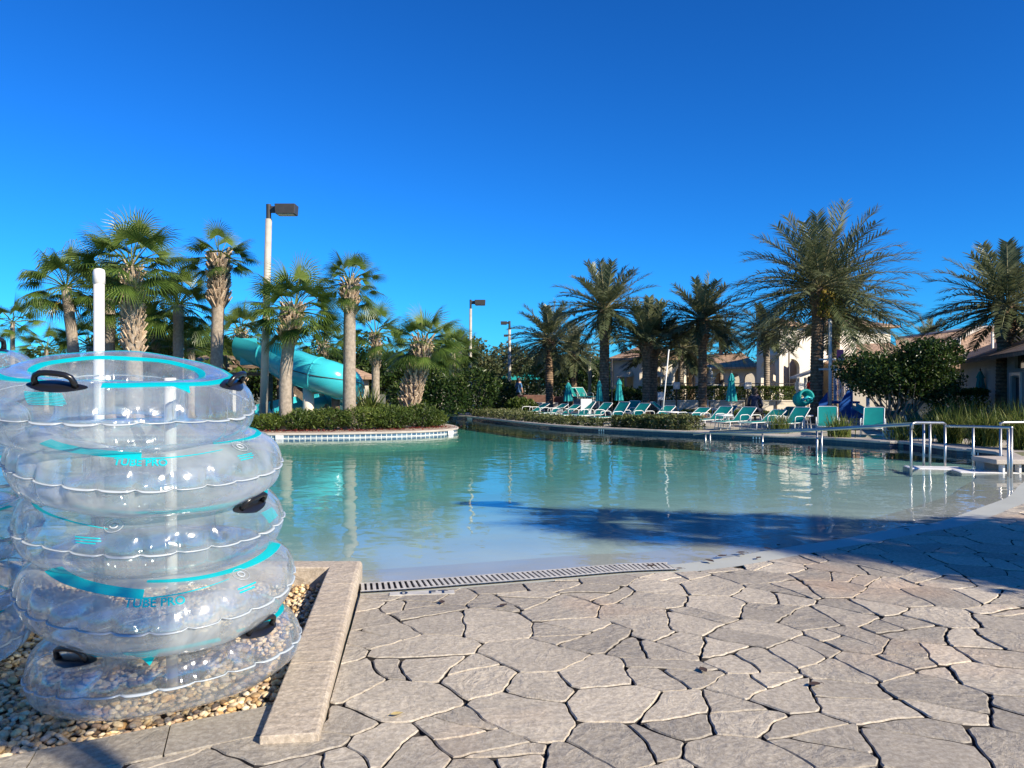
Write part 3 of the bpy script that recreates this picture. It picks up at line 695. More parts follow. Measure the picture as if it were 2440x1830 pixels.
front_tube(0, 3.83, (.150, .205, .212, .185), 'bottom clear tube lying tilted on the gravel under the stack', M['vinyl_bottom'], .15, 5, x=-1.704,
    stripes=[(-140, -70, taper(78, 66), taper(68, 58)), (-60, 30, taper(72, 64), taper(66, 52))],
    handles=[(-48, 56), (-138, 60)], fins=[(-101, 62, 7, 24)])
# rear stack, mostly out of the picture on the left
rl = ['topmost tube of the rear stack, a black handle on its rim', 'second tube down in the rear stack behind the frosted one', 'third tube down in the rear stack at the photo edge', 'fourth tube down in the rear stack at the photo edge', 'fifth tube down in the rear stack near the gravel', 'bottom tube of the rear stack resting on the gravel']
for i in range(6):
    D = 4.06; x = -3.25+[.02, -.02, .03, .04, .01, 0][i]; z = 1.535-.276*i
    R_ = Ring((z-.01, z+.012, z-.02, z+.03), .449, .171, .145, seed=20+i)
    make_tube(rl[i], (x, D, 0), R_, [M['vinyl_clear'], M['vinyl_frost']][i % 2], stripes=[(-150, -20, taper(70, 62), taper(62, 70)), (0, 150, c_(74), c_(66))], handles=[(-20, 85)] if i == 0 else [], group='clear tubes stacked behind on the left')
def post(name, label, px, D, ztop, r, cap, zb=-.06, lean=0):
    b = A(px, D); t = thing(name, label, 'post', (b.x, b.y, 0)); m = MB(); m.tube([(0, 0, zb), (lean, 0, ztop-.06)], r, 20); m.build('pipe', M['pvc'], t, smooth=True)
    if cap: m = MB(); m.lathe([(r*1.02, ztop-.10), (r*1.13, ztop-.098), (r*1.13, ztop-.03), (r*1.0, ztop-.008), (r*.55, ztop)], 20, (lean, 0, 0)); m.build('cap', M['pvc'], t, smooth=True)
post('pipe_post', 'tall white pipe with a rounded cap rising behind the stacked tubes', 236, 5.0, Z(640, 5.0), .0325, True)
post('pipe_post', 'short white pipe standing inside the front stack of tubes', 411, 3.86, Z(872, 3.86), .028, False, lean=-.012)
# ------------------------------------------------------------------ island
isl_front = smooth_line([Vector((-15, 20.6)), A(380, 20.9), A(520, 21.0), A(643, 21.2), A(750, 21.4), A(826, 21.6), A(916, 21.95), A(995, 22.4), A(1052, 23.0), A(1082, 23.7), A(1090, 24.5), A(1078, 25.6), A(1040, 27.2)], 4)
isl = list(isl_front)+[Vector((-4.5, 29.0)), Vector((-9, 30.0)), Vector((-15, 30.2))]
IZ = .135
im = MB(); prism([(p.x, p.y) for p in offset_line(isl, .12, True)], [], -.5, IZ+.005, im, bottom=False)
tag(im.build('island_ground', M['mulch']), kind='structure')
cm = MB(); sweep(cm, isl, [(-.03, IZ-.05), (-.035, IZ-.02), (-.02, IZ), (.24, IZ+.003), (.24, IZ-.06)], closed=True)
tag(cm.build('island_coping', M['coping']), kind='structure')
wall_ring('island_wall', isl, M['tile_blue'], -.105, IZ-.048, closed=True)
wall_ring('island_base', isl, M['plaster'], -1.4, -.105, closed=True)
for px, D in ((667, 21.22), (1074, 23.32)):
    b = A(px, D); mt = thing('depth_tile', 'white depth tile in the island waterline %s' % ('nearest the frosted tube' if px < 800 else 'at the tip of the island'), 'depth marker', (b.x, b.y, .03)); mm = MB()
    mm.box((0, -.035, 0), (.22, .02, .11), 0 if px < 800 else .9); mm.build('plate', M['white'], mt)
# ------------------------------------------------------------------ palms
def tnt(a=0, b=1): return min(1, max(0, rng.gauss((a+b)/2, (b-a)/4)))
def blade(mb, pts, w, up, t):
    """leaf strip that tapers to a point"""
    vs = []; k = len(pts)
    for i, p in enumerate(pts[:-1]):
        d = (pts[i+1]-p); s_ = d.cross(up); s_ = s_.normalized() if s_.length > 1e-6 else Vector((1, 0, 0)); ww = w*(.65, 1.0, .8, .5)[min(i, 3)]
        vs += [p-s_*ww/2, p+s_*ww/2]
    vs.append(pts[-1]); fs = [(2*i, 2*i+1, 2*i+3, 2*i+2) for i in range(k-2)]+[(2*k-4, 2*k-3, 2*k-2)]
    mb.add(vs, fs, t)
def fan_crown(rad, n=34, droop=.35, lo=-45, hi=88, seg=30, seed=0, wind=0.0):
    q = random.Random(seed); L = MB()
    for i in range(n):
        u = (i+.5)/n; el = math.asin(sin(R(lo))+(sin(R(hi))-sin(R(lo)))*u**.85)+q.gauss(0, .10); az = i*2.39996+q.gauss(0, .15)
        d = Vector((cos(az)*cos(el), sin(az)*cos(el), sin(el))); pl = rad*q.uniform(.46, .64); bl = rad*q.uniform(.44, .56)
        o = d*.05; e = o+d*pl+Vector((0, 0, -.10*pl*cos(el))); mid = (o+e)/2+Vector((0, 0, .04))
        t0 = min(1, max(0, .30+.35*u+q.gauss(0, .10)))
        L.tube([o, mid, e], [.022, .016, .010], 5, cap=False, t=min(1, t0+.25))
        side = d.cross(Vector((0, 0, 1))); side = side.normalized() if side.length > .05 else Vector((cos(az+1.57), sin(az+1.57), 0)); nrm = side.cross(d).normalized()
        roll = q.gauss(0, .35); side, nrm = side*cos(roll)+nrm*sin(roll), nrm*cos(roll)-side*sin(roll)
        dd = (d+Vector((0, 0, -.25*cos(el)))).normalized()
        for j in range(seg):
            f = (j+.5)/seg*2-1; a = f*R(118); ln = bl*(1-.32*abs(f)**2)*q.uniform(.9, 1.06)
            v = (dd*cos(a)+side*sin(a)-nrm*.28*abs(sin(a))).normalized()
            p1 = e+v*ln*.34; p2 = p1+(v+Vector((wind*.2, 0, -droop*.30))).normalized()*ln*.34; p3 = p2+(v+Vector((wind*.4, 0, -droop*(1.0+q.random()*.8)))).normalized()*ln*.34
            blade(L, [e, p1, p2, p3], .036*rad/1.7, nrm, min(1, max(0, t0+q.gauss(0, .09)+(.12 if j % 2 else -.10))))  # alternate segments tinted light and dark to imitate lit and shaded pleats
    return L
def skirt(mb, rad, n, seed, zz=(-.9, -.1)):
    q = random.Random(seed)
    for i in range(n):
        az = q.uniform(0, 6.28); b = Vector((.16*cos(az), .16*sin(az), q.uniform(*zz))); o = Vector((cos(az), sin(az), 0)); e = b+o*q.uniform(.2, .45)*rad*.5+Vector((0, 0, -q.uniform(.2, .5)*rad*.5))
        mb.tube([b, e], .012, 4, cap=False)
        for j in range(14):
            v = (Vector((0, 0, -1))+.45*Vector((q.gauss(0, .6), q.gauss(0, .6), 0))+o*.15).normalized(); ln = rad*q.uniform(.3, .5)
            blade(mb, [e, e+v*ln*.5, e+v*ln+o*-.03], .035, o, q.random())
def sabal_trunk(h, r0, r1, bend=(0, 0), top=(0, 0)):
    pts = []; rs = []
    for i in range(19):
        u = i/18; pts.append(Vector((top[0]*u**1.4+bend[0]*sin(pi*u), top[1]*u+bend[1]*sin(pi*u), h*u))); rs.append((r0+(r1-r0)*u)*(1+.28*max(0, 1-u*9))*(1+.03*sin(i*2.1)))
    m = MB(); m.tube(pts, rs, 14); return m, pts
def boots(pts, h0, h1, r, n, seed, big=1.0):
    q = random.Random(seed); m = MB(); H = pts[-1].z
    for i in range(n):
        u = h0+(h1-h0)*(i+q.random()*.5)/n; k = min(u*18, 17.99); b = pts[int(k)].lerp(pts[int(k)+1], k-int(k)); az = i*2.39996*1.0
        o = Vector((cos(az), sin(az), 0)); s_ = Vector((-o.y, o.x, 0)); ln = q.uniform(.20, .34)*big; w = .07*big
        for sg in (-1, 1):   # split base: a Y shape
            a = b+o*r*.85+s_*sg*.01; e = a+Vector((0, 0, ln*.8))+o*ln*.42+s_*sg*ln*.30
            m.bar(a, e, w*.55, .035, t=q.random())
    return m
sabal_labels = iter(())
def sabal(label, px, D, ybase, ytop, rad, lean=0, tr=(.2, .15), boot=None, seed=0, droop=.35, n=34, zb=IZ, skirt_n=0, name='cabbage_palm', wind=0, tinted=None, lo=-45, hi=88, boot_big=1.0, bend=0):
    b = A(px, D, zb); zc = Z(ytop, D)-rad*.62; h = zc-zb
    t = thing(name, label, 'palm tree', b, group='cabbage palms round the slide' if D < 33 else 'fan palms farther back')
    tm, pts = sabal_trunk(h, tr[0], tr[1], bend=(bend, 0), top=(lean, 0)); tm.build('trunk', M['trunk_sabal'], t, smooth=True)
    top = pts[-1]
    cr = fan_crown(rad, n, droop, lo, hi, seed=seed, wind=wind); cr.v = [p+top for p in cr.v]; cr.build('crown', M['sabal'] if not tinted else M[tinted], t)
    if boot: boots(pts, boot[0], boot[1], tr[1], boot[2], seed, boot_big).build('leaf_bases', M['boot'], t)
    if skirt_n:
        sk = MB(); skirt(sk, rad, skirt_n, seed+5); sk.v = [p+top for p in sk.v]; sk.build('dead_fronds', M['yellow_frond'], t)
    return t
# name(px base, distance, base row, crown top row, crown radius m)
sabal('tall cabbage palm with a thick booted trunk beside the white pipe', 322, 22.8, 0, 545, 1.85, lean=-.12, tr=(.25, .22), boot=(.45, .98, 80), seed=1, n=42, boot_big=1.3)
sabal('cabbage palm with a pinkish collar of dead leaf bases under its crown', 514, 25, 0, 560, 1.30, lean=.12, tr=(.19, .20), boot=(.70, 1.0, 90), seed=2, n=26, skirt_n=0, boot_big=1.6, lo=-30)
sabal('weeping fan palm with a hanging yellow frond left of the white pipe', 188, 27, 0, 612, 1.75, lean=-.45, tr=(.20, .17), seed=3, n=30, droop=1.1, skirt_n=3, lo=-35)
sabal('cabbage palm on a curved trunk in front of the water slide', 683, 22.6, 0, 662, 1.62, lean=.22, tr=(.19, .17), boot=(.72, 1.0, 70), seed=4, n=40, boot_big=1.5, bend=-.10)
sabal('straight cabbage palm at the lower end of the water slide', 832, 23.2, 0, 622, 1.15, lean=.02, tr=(.20, .17), boot=(.78, 1.0, 40), seed=5, n=28, boot_big=1.2)
sabal('stout cabbage palm leaning right on a thick booted trunk', 966, 25.8, 0, 757, 1.45, lean=.62, tr=(.24, .24), boot=(.18, 1.0, 110), seed=6, n=36, boot_big=1.5, bend=.10)
sabal('mid distance cabbage palm between the straight palm and the stout one', 895, 31.5, 0, 748, 1.45, tr=(.17, .15), boot=(.6, 1.0, 50), seed=7, n=28, zb=GZ)
sabal('smaller fan palm showing past the stout leaning palm', 1078, 36, 0, 792, 1.5, tr=(.16, .14), seed=8, n=28, zb=GZ)
sabal('low fan palm between the pinkish palm and the slide', 575, 31, 0, 742, 1.35, tr=(.18, .18), boot=(.4, 1.0, 50), seed=9, n=30)
sabal('shadowed cabbage palm right behind the tallest booted one', 425, 27, 0, 655, 1.7, tr=(.18, .18), seed=10, n=34)
sabal('bushy fan palm tucked behind the tallest booted palm on its left', 262, 28, 0, 640, 1.75, tr=(.18, .18), seed=11, n=32)
sabal('far fan palm at the extreme left of the photo', 30, 38, 0, 725, 1.45, tr=(.12, .1), seed=12, n=22, zb=GZ, hi=80)
sabal('far low fan palm between the edge palm and the weeping palm', 110, 36, 0, 790, 1.35, tr=(.12, .1), seed=13, n=22, zb=GZ)
sabal('short fan palm low down under the weeping palm', 215, 31, 0, 770, 1.5, tr=(.14, .14), seed=14, n=26, zb=IZ)
sabal('short fan palm low down beside the tan roofed hut', 455, 28.5, 0, 775, 1.35, tr=(.14, .14), seed=15, n=26)
sabal('slim fan palm just left of the middle lamp post', 1095, 40, 0, 800, 1.35, tr=(.14, .12), seed=16, n=24, zb=GZ)
sabal('fan palm half hidden behind the straight palm by the slide end', 770, 29.5, 0, 770, 1.3, tr=(.15, .15), boot=(.4, 1, 40), seed=17, n=26)
sabal('bushy fan palm in the shade between the two tallest left palms', 372, 29, 0, 735, 1.6, tr=(.16, .16), seed=18, n=30, lo=-50)
sabal('low fan palm beside the stair tower of the slide', 545, 30.5, 0, 812, 1.1, tr=(.15, .15), seed=19, n=26)
def date_crown(L_, n=60, seed=0, wind=-.05, lf=.36, lo=-32, hi=86):
    q = random.Random(seed); L = MB()
    for i in range(n):
        u = (i+.5)/n; el = math.asin(sin(R(lo))+(sin(R(hi))-sin(R(lo)))*u)+q.gauss(0, .07); az = i*2.39996+q.gauss(0, .12); ln = L_*q.uniform(.88, 1.08)*(1.0-.26*u**2)
        d = Vector((cos(az)*cos(el), sin(az)*cos(el), sin(el))); pts = [d*.08]; N_ = 11; stp = ln/N_
        sag = (.075 if el > .3 else .05)*q.uniform(.7, 1.25)
        for k in range(N_):
            d = (d+Vector((wind*.12, 0, -sag*(.35+k/N_*1.1)*max(.15, cos(math.asin(max(-1, min(1, d.z)))))*1.15))).normalized(); pts.append(pts[-1]+d*stp)
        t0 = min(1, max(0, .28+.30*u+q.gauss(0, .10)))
        L.tube(pts, [.026*(1-k/(N_+1))+.004 for k in range(N_+1)], 4, cap=False, t=min(1, t0+.35))
        nl = 38
        for j in range(nl):
            s_ = .16+.84*(j+q.random()*.5)/nl; k = min(int(s_*N_), N_-1); p = pts[k].lerp(pts[k+1], s_*N_-k); dr = (pts[k+1]-pts[k]).normalized()
            sd = dr.cross(Vector((0, 0, 1))); sd = sd.normalized() if sd.length > .08 else Vector((cos(az+1.57), sin(az+1.57), 0)); up = sd.cross(dr)
            ll = lf*(.72+.72*sin(pi*min(1, s_*.85+.08)))*.88
            for sg in (-1, 1):
                v = (dr*.80+sd*sg*.62+up*.34*q.uniform(-.1, 1.6)+Vector((wind*.3, 0, -.12))).normalized(); v2 = (v+Vector((wind*.3, 0, -.20))).normalized()
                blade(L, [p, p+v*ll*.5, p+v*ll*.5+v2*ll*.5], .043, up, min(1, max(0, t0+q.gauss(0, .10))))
    return L
def date_trunk(h, r, top, bulge=.55, seed=0):
    q = random.Random(seed); m = MB(); n = 22; rings = max(20, int(h/.055)); vs = []
    for i in range(rings+1):
        u = i/rings; z = h*u; dz = h-z
        rr = r*(1+.25*max(0, 1-z/.5))
        if dz < bulge: rr *= 1+.55*sin(pi*min(1, (bulge-dz)/bulge*.82))
        for j in range(n):
            a = 2*pi*(j+.5*(i % 2))/n
            ph = ((j*4/n*3+i*.5) % 1); rr2 = rr*(1+.11*((i % 2)*1.0)*(.5+.5*q.random()))
            vs.append(Vector((rr2*cos(a)+top*u*u, rr2*sin(a), z)))
    for i in range(rings):
        for j in range(n): m.add([], [], 0)
    b = 0; m.v = vs
    for i in range(rings):
        for j in range(n): m.f.append([i*n+j, i*n+(j+1) % n, (i+1)*n+(j+1) % n, (i+1)*n+j]); m.t.append(.25+.6*(i % 2)*q.random()+.1*q.random()); m.m.append(0)
    return m
def date(label, px, D, ytop, yc, rad, r=.19, lean=0, seed=0, n=60, zb=GZ, fruit=False, bulge=.6, wind=-.05, group='date palms along the sun deck', name='date_palm', lf=.36, lo=-32, bark='trunk_date'):
    b = A(px, D, zb); zc = Z(yc, D); h = zc-zb
    t = thing(name, label, 'palm tree', b, group=group)
    lf *= max(1, rad/2.6); date_trunk(h, r, lean, bulge, seed).build('trunk', M[bark], t)
    cr = date_crown(rad, n, seed, wind, lf, lo); o = Vector((lean, 0, h)); cr.v = [p+o for p in cr.v]; cr.build('crown', M['date'], t)
    # stubs of cut fronds under the crown
    q = random.Random(seed); st = MB()
    for i in range(46):
        az = i*2.4; z = h-.02-bulge*.85*i/46; oo = Vector((cos(az), sin(az), 0)); a = Vector((lean, 0, z))+oo*r*1.1; st.bar(a, a+oo*.13+Vector((0, 0, .15)), .05, .025, t=q.random())
    st.build('leaf_bases', M['trunk_date'], t)
    if fruit:
        for k in range(6):
            fb = MB(); x0 = lean+.02+.09*k; p = Vector((lean+.05, -.15, h+.05)); path = [p]
            for i in range(9): path.append(Vector((x0+.012*i*(k-2), -.34-.03*sin(i), h-.02-.13*i-.03*k)))
            fb.tube(path, .014, 6, t=.6)
            for i in range(90): j = q.uniform(2, 8.9); b = path[int(j)].lerp(path[int(j)+1], j % 1); fb.box(b+Vector((q.gauss(0, .05), q.gauss(0, .05), 0)), (.035, .03, .06), t=q.random())
            fb.build('fruit_stalk', M['yellow_frond'], t)
    return t
date('tallest date palm on the deck, yellow stalks hanging from its crown', 1945, 27.5, 510, 685, 3.65, r=.21, lean=.12, seed=31, n=84, fruit=True, bulge=.9)
date('date palm close behind the tallest one, trunk beside the blue play panels', 1985, 33, 610, 745, 3.5, r=.20, lean=.15, seed=32, n=60)
date('tall date palm standing left of the white pavilion', 1440, 33, 590, 738, 2.75, r=.20, lean=.02, seed=33, n=66, bulge=1.3)
date('date palm with a dark swollen collar under its crown, right of the pavilion', 1674, 32, 645, 762, 2.3, r=.17, seed=34, n=56, bulge=1.1)
date('date palm on a pale speckled trunk in front of the pavilion', 1540, 32.5, 700, 815, 2.3, r=.16, lean=.0, seed=35, n=38, lo=2)
date('twin trunk beside the speckled one in front of the pavilion', 1557, 33.5, 700, 820, 2.2, r=.15, lean=.05, seed=36, n=26, lo=5)
date('date palm nearest the pole with two lamp heads', 1309, 38, 715, 810, 2.5, r=.18, seed=37, n=56)
date('date palm between the pole with two lamp heads and the tall left palm', 1368, 45, 760, 842, 2.3, r=.18, seed=38, n=50)
date('date palm beside the right house with a thick dark trunk', 2388, 24, 590, 730, 2.75, r=.19, lean=.14, seed=39, n=64, bulge=1.2)
date('dark date palm rising behind the long low wing', 1648, 44, 800, 842, 2.0, r=.15, seed=40, n=40, zb=GZ)
for px, yc, D, lab, sd in ((1623, 830, 40, 'slim palm on a smooth pale trunk just left of the closed turquoise parasol', 41), (1827, 795, 39, 'slim palm on a smooth pale trunk in front of the tower', 42), (1718, 800, 52, 'slim far palm showing over the long low wing', 43)):
    date(lab, px, D, 0, yc, 1.9, r=.14, seed=sd, n=36, group='slim palms by the hedge', name='slim_palm', bulge=.35, lf=.42, bark='trunk_sabal')
date('far palm top peeping over the tan house roof', 2212, 58, 0, 815, 2.6, r=.18, seed=44, n=40, group='slim palms by the hedge')
date('slim palm on a white trunk by the left pavilion corner', 1537, 37, 0, 845, 1.2, r=.12, seed=45, n=26, group='slim palms by the hedge', name='slim_palm', bulge=.3, bark='trunk_sabal')
# ------------------------------------------------------------------ leaf clouds, shrubs, hedges, trees
def leaf(mb, p, size, q, t, up=.5, asp=.5):
    d = Vector((q.gauss(0, 1), q.gauss(0, 1), q.gauss(up, .8))).normalized(); s_ = d.cross(Vector((q.gauss(0, 1), q.gauss(0, 1), q.gauss(0, 1)))).normalized(); l = size*q.uniform(.6, 1.3); w = l*asp
    n = d.cross(s_)*w*.25
    mb.add([p, p+d*l*.5+s_*w*.5+n, p+d*l, p+d*l*.5-s_*w*.5+n], [(0, 1, 2, 3)], t)
def cloud(mb, c, r, n, size, q, lump=.35, up=.5, asp=.5, core=.55):
    """leaves through a lumpy ellipsoid, most near the surface; twigs of lumps give light and dark clumps"""
    c = Vector(c); r = Vector(r) if not isinstance(r, (int, float)) else Vector((r, r, r)); lumps = [(Vector((q.gauss(0, 1), q.gauss(0, 1), q.gauss(.15, 1))).normalized(), q.uniform(-1, 1)) for _ in range(26)]
    for i in range(n):
        d = Vector((q.gauss(0, 1), q.gauss(0, 1), q.gauss(.1, 1))).normalized(); best = max(lumps, key=lambda k: k[0].dot(d)); b = best[0].dot(d)
        rad = (core+(1-core)*q.random()**.5)*(1-lump+lump*(max(0, b-.6)/.4)**.5*(1+.3*best[1]))
        p = c+Vector((d.x*r.x, d.y*r.y, d.z*r.z))*rad
        leaf(mb, p, size, q, min(1, max(0, .42+.16*best[1]+q.gauss(0, .17))), up, asp)
def shrub(label, b, rx, ry, h, n, mat_, size=.11, seed=0, group=None, name='shrub', stems=5, asp=.45, cat='shrub', up=.6):
    q = random.Random(seed); t = thing(name, label, cat, b, group=group); m = MB()
    cloud(m, (0, 0, h*.52), (rx, ry, h*.55), n, size, q, up=up, asp=asp); m.v = [Vector((p.x, p.y, max(p.z, .02))) for p in m.v]
    for i in range(int(n/60)):
        a = q.uniform(0, 6.28); rr = q.random()**.5; b0_ = Vector((rx*.85*rr*cos(a), ry*.85*rr*sin(a), h*(.95-.35*rr*rr))); d = Vector((cos(a)*rr*.6+q.gauss(0, .25), sin(a)*rr*.6+q.gauss(0, .25), 1)).normalized(); l = h*q.uniform(.12, .34); tt = q.uniform(.45, 1)
        for k in range(9): leaf(m, b0_+d*l*k/9, size*.8, q, min(1, tt+q.gauss(0, .1)), .8, asp*.8)
    m.build('foliage', M[mat_], t)
    s_ = MB()
    for i in range(stems):
        a = q.uniform(0, 6.28); s_.tube([(0.05*cos(a), .05*sin(a), -.03), (rx*.3*cos(a), ry*.3*sin(a), h*.4), (rx*.5*cos(a+.3), ry*.5*sin(a+.3), h*.75)], [.016, .012, .006], 5)
    s_.build('stem', M['bark'], t); return t
def hedge(label, path, w, h, n, mat_, size=.07, seed=0, name='hedge', z=GZ, group=None, lump=.12, cat='hedge'):
    q = random.Random(seed); b = Vector((*path[0][:2], z)); t = thing(name, label, cat, b, group=group); m = MB()
    P_ = [Vector(p[:2]) for p in path]; ls = [(P_[i+1]-P_[i]).length for i in range(len(P_)-1)]; tot = sum(ls)
    for i in range(n):
        s_ = q.random()*tot; k = 0
        while k < len(ls)-1 and s_ > ls[k]: s_ -= ls[k]; k += 1
        d = (P_[k+1]-P_[k]).normalized(); p = P_[k]+d*s_; nn = Vector((-d.y, d.x)); wob = sin(p.x*3.1+p.y*2.3)*.5+sin(p.x*7.7-p.y*5.1)*.5
        hh = h*(1+lump*wob); f = q.random()
        if f < .42: o = q.uniform(-.5, .5)*w; z_ = hh*(1-.10*q.random()**2)
        elif f < .84: o = w*.5*(-1 if q.random() < .6 else 1)*(1-.18*q.random())*(1+lump*wob); z_ = hh*q.random()
        else: o = q.uniform(-.5, .5)*w; z_ = hh*q.random()
        leaf(m, Vector((p.x+nn.x*o-b.x+q.gauss(0, .02), p.y+nn.y*o-b.y+q.gauss(0, .02), max(.01, z_-.03))), size, q, min(1, max(0, .42+.15*wob+q.gauss(0, .18))), .3, .6)
    m.build('foliage', M[mat_], t); s_ = MB()
    for i in range(max(3, int(tot/.9))):
        x = (i+.5)/max(3, int(tot/.9))*tot; k = 0
        while k < len(ls)-1 and x > ls[k]: x -= ls[k]; k += 1
        p = P_[k]+(P_[k+1]-P_[k]).normalized()*x; s_.tube([(p.x-b.x, p.y-b.y, -.05), (p.x-b.x+.05, p.y-b.y, h*.8)], [.03, .012], 5)
    s_.build('stem', M['bark'], t); return t
def clump(label, b, r, h, n, seed=0, mat_='grass_blade', name='grass_clump', group='arching grass clumps by the pool', w=.022):
    q = random.Random(seed); t = thing(name, label, 'plant', b, group=group); m = MB()
    for i in range(n):
        az = q.uniform(0, 6.28); o = Vector((cos(az), sin(az), 0)); p = Vector((q.gauss(0, r*.25), q.gauss(0, r*.25), 0)); l = h*q.uniform(.7, 1.3); sp = q.uniform(.15, 1.0)
        d = (Vector((0, 0, 1))+o*sp*.55).normalized(); pts = [p]
        for k in range(4): d = (d+o*.16*sp+Vector((0, 0, -.20*sp*k*.5))).normalized(); pts.append(pts[-1]+d*l/4)
        blade(m, pts, w, o.cross(Vector((0, 0, 1))).cross(d) if True else o, min(1, max(0, .5+q.gauss(0, .25))))
    m.build('blades', M[mat_], t); return t
def tree(label, b, h, r, n, mat_, size, seed=0, group=None, name='tree', rz=None, trunk_r=.14, lobes=5, multi=1, cat='tree', th=None):
    q = random.Random(seed); t = thing(name, label, cat, b, group=group); m = MB(); tm = MB(); rz = rz or r*.8; th = th or h-rz*1.2
    for k in range(lobes):
        a = q.uniform(0, 6.28); o = r*(.0 if k == 0 else q.uniform(.35, .62)); c = Vector((o*cos(a), o*sin(a), h-rz+q.uniform(-.4, .45)*rz)); rr = r*(.72 if k == 0 else q.uniform(.42, .60))
        cloud(m, c, (rr, rr, rr*rz/r), n//lobes, size, q, core=.4, asp=.55)
        for w in range(2): tm.tube([(0, 0, th*.7), (c.x*.4+q.gauss(0, .1), c.y*.4, (th+c.z)*.5), c+Vector((q.gauss(0, rr*.4), q.gauss(0, rr*.4), q.gauss(0, rr*.3)))], [trunk_r*.6, trunk_r*.35, .012], 6)
    for k in range(multi):
        a = q.uniform(0, 6.28); s_ = 0 if multi == 1 else r*.12
        tm.tube([(s_*cos(a), s_*sin(a), -.1), (s_*1.7*cos(a), s_*1.7*sin(a), th*.5), (s_*2.2*cos(a+.4), s_*2.2*sin(a+.4), th), (s_*3*cos(a+.5), s_*3*sin(a+.5), h-rz*.8)], [trunk_r*1.25, trunk_r, trunk_r*.8, trunk_r*.3], 9)
    m.build('crown', M[mat_], t); tm.build('trunk', M['bark'], t, smooth=True); return t
# island shrubs in front of the slide
for i, (px, D, w, h, lab) in enumerate([(560, 22.7, .75, .72, 'dark fine leaved shrub partly behind the frosted tube'), (640, 22.6, .7, .62, 'low shrub at the foot of the curved palm'), (715, 22.7, .75, .70, 'low shrub below the round slide column'), (785, 22.9, .75, .74, 'shrub just left of the straight palm by the slide end'), (862, 23.0, .8, .86, 'tallest island shrub, right below the pale spiky plant'), (935, 23.4, .8, .86, 'full island shrub in front of the leaning palm'), (1000, 24.0, .72, .84, 'rounded island shrub right of the leaning palm'), (1035, 24.6, .45, .70, 'last shrub at the tip of the island'), (900, 24.6, .8, .85, 'island shrub standing back behind the tallest one'), (675, 24.0, .8, .6, 'shrub between the curved palm and the slide')]):
    shrub(lab, A(px, D, IZ), w, .62, h*.74*rng.uniform(.88, 1.1), 2200, ('shrub', 'hedge', 'shrub')[i % 3], (.105, .085, .12)[i % 3], 100+i, 'shrubs along the island', asp=.34)
clump('pale spiky plant behind the straight palm on the island', A(880, 24.2, IZ+.3), .5, .95, 90, 5, w=.05, group='spiky plants')
rb = MB()
for px, D in ((700, 22.1), (760, 22.2), (850, 22.4), (930, 22.9), (1000, 23.6), (1040, 24.2), (620, 22.0)):
    for k in range(160):
        b = A(px+rng.gauss(0, 26), D+rng.gauss(0, .12), IZ+.01); leaf(rb, b, .07, rng, rng.random(), .1, .4)
tag(rb.build('fallen_leaves', M['red_leaf']), kind='stuff')
# hedges behind the far coping (inland = left offset is negative here)
fl = [Vector(p) for p in far]
inl = offset_line(fl, -.75)
def seg(px0, px1, off):
    o = offset_line(fl, -off); return [p for p in o if px0 <= 1220+p.x/p.y*F <= px1][::-1]
hedge('long loose hedge behind the coping, left of the gap with the white stones', seg(1128, 1452, .72), .95, .30, 6600, 'pale', .085, 1, group='low hedges along the pool coping', lump=.35)
hedge('dark loose hedge behind the coping, right of the gap with the white stones', seg(1462, 1702, .72), .95, .40, 7000, 'pale', .085, 2, group='low hedges along the pool coping', lump=.25)
for i, (px, D, lab) in enumerate([(1858, 20.3, 'small dark grass clump between two loungers'), (1998, 18.6, 'bright arching grass clump in front of the upright lounger'), (2145, 17.6, 'sparse grass clump left of the white handrail loop'), (2195, 18.6, 'tangled grass clump under the round tree'), (2262, 16.9, 'dense grass clump behind the handrail'), (2350, 16.1, 'wide yellow green grass clump right of the handrail posts'), (2440, 15.2, 'dark arching clump at the right edge of the photo'), (2300, 18.6, 'tall yellow green clump in front of the clipped hedge'), (2395, 18.0, 'tall yellow green clump before the house palm'), (2240, 20, 'yellow green clump before the small chair'), (2435, 18.5, 'upright yellow green clump by the house door')]):
    D *= 1.077; clump(lab, A(px, D, GZ), .55, [.62, .62, .55, .7, .8, .85, .9, .95, .95, .85, .9][i], [130, 190, 110, 160, 300, 330, 320, 330, 330, 280, 280][i], 60+i)
wst = MB(); 
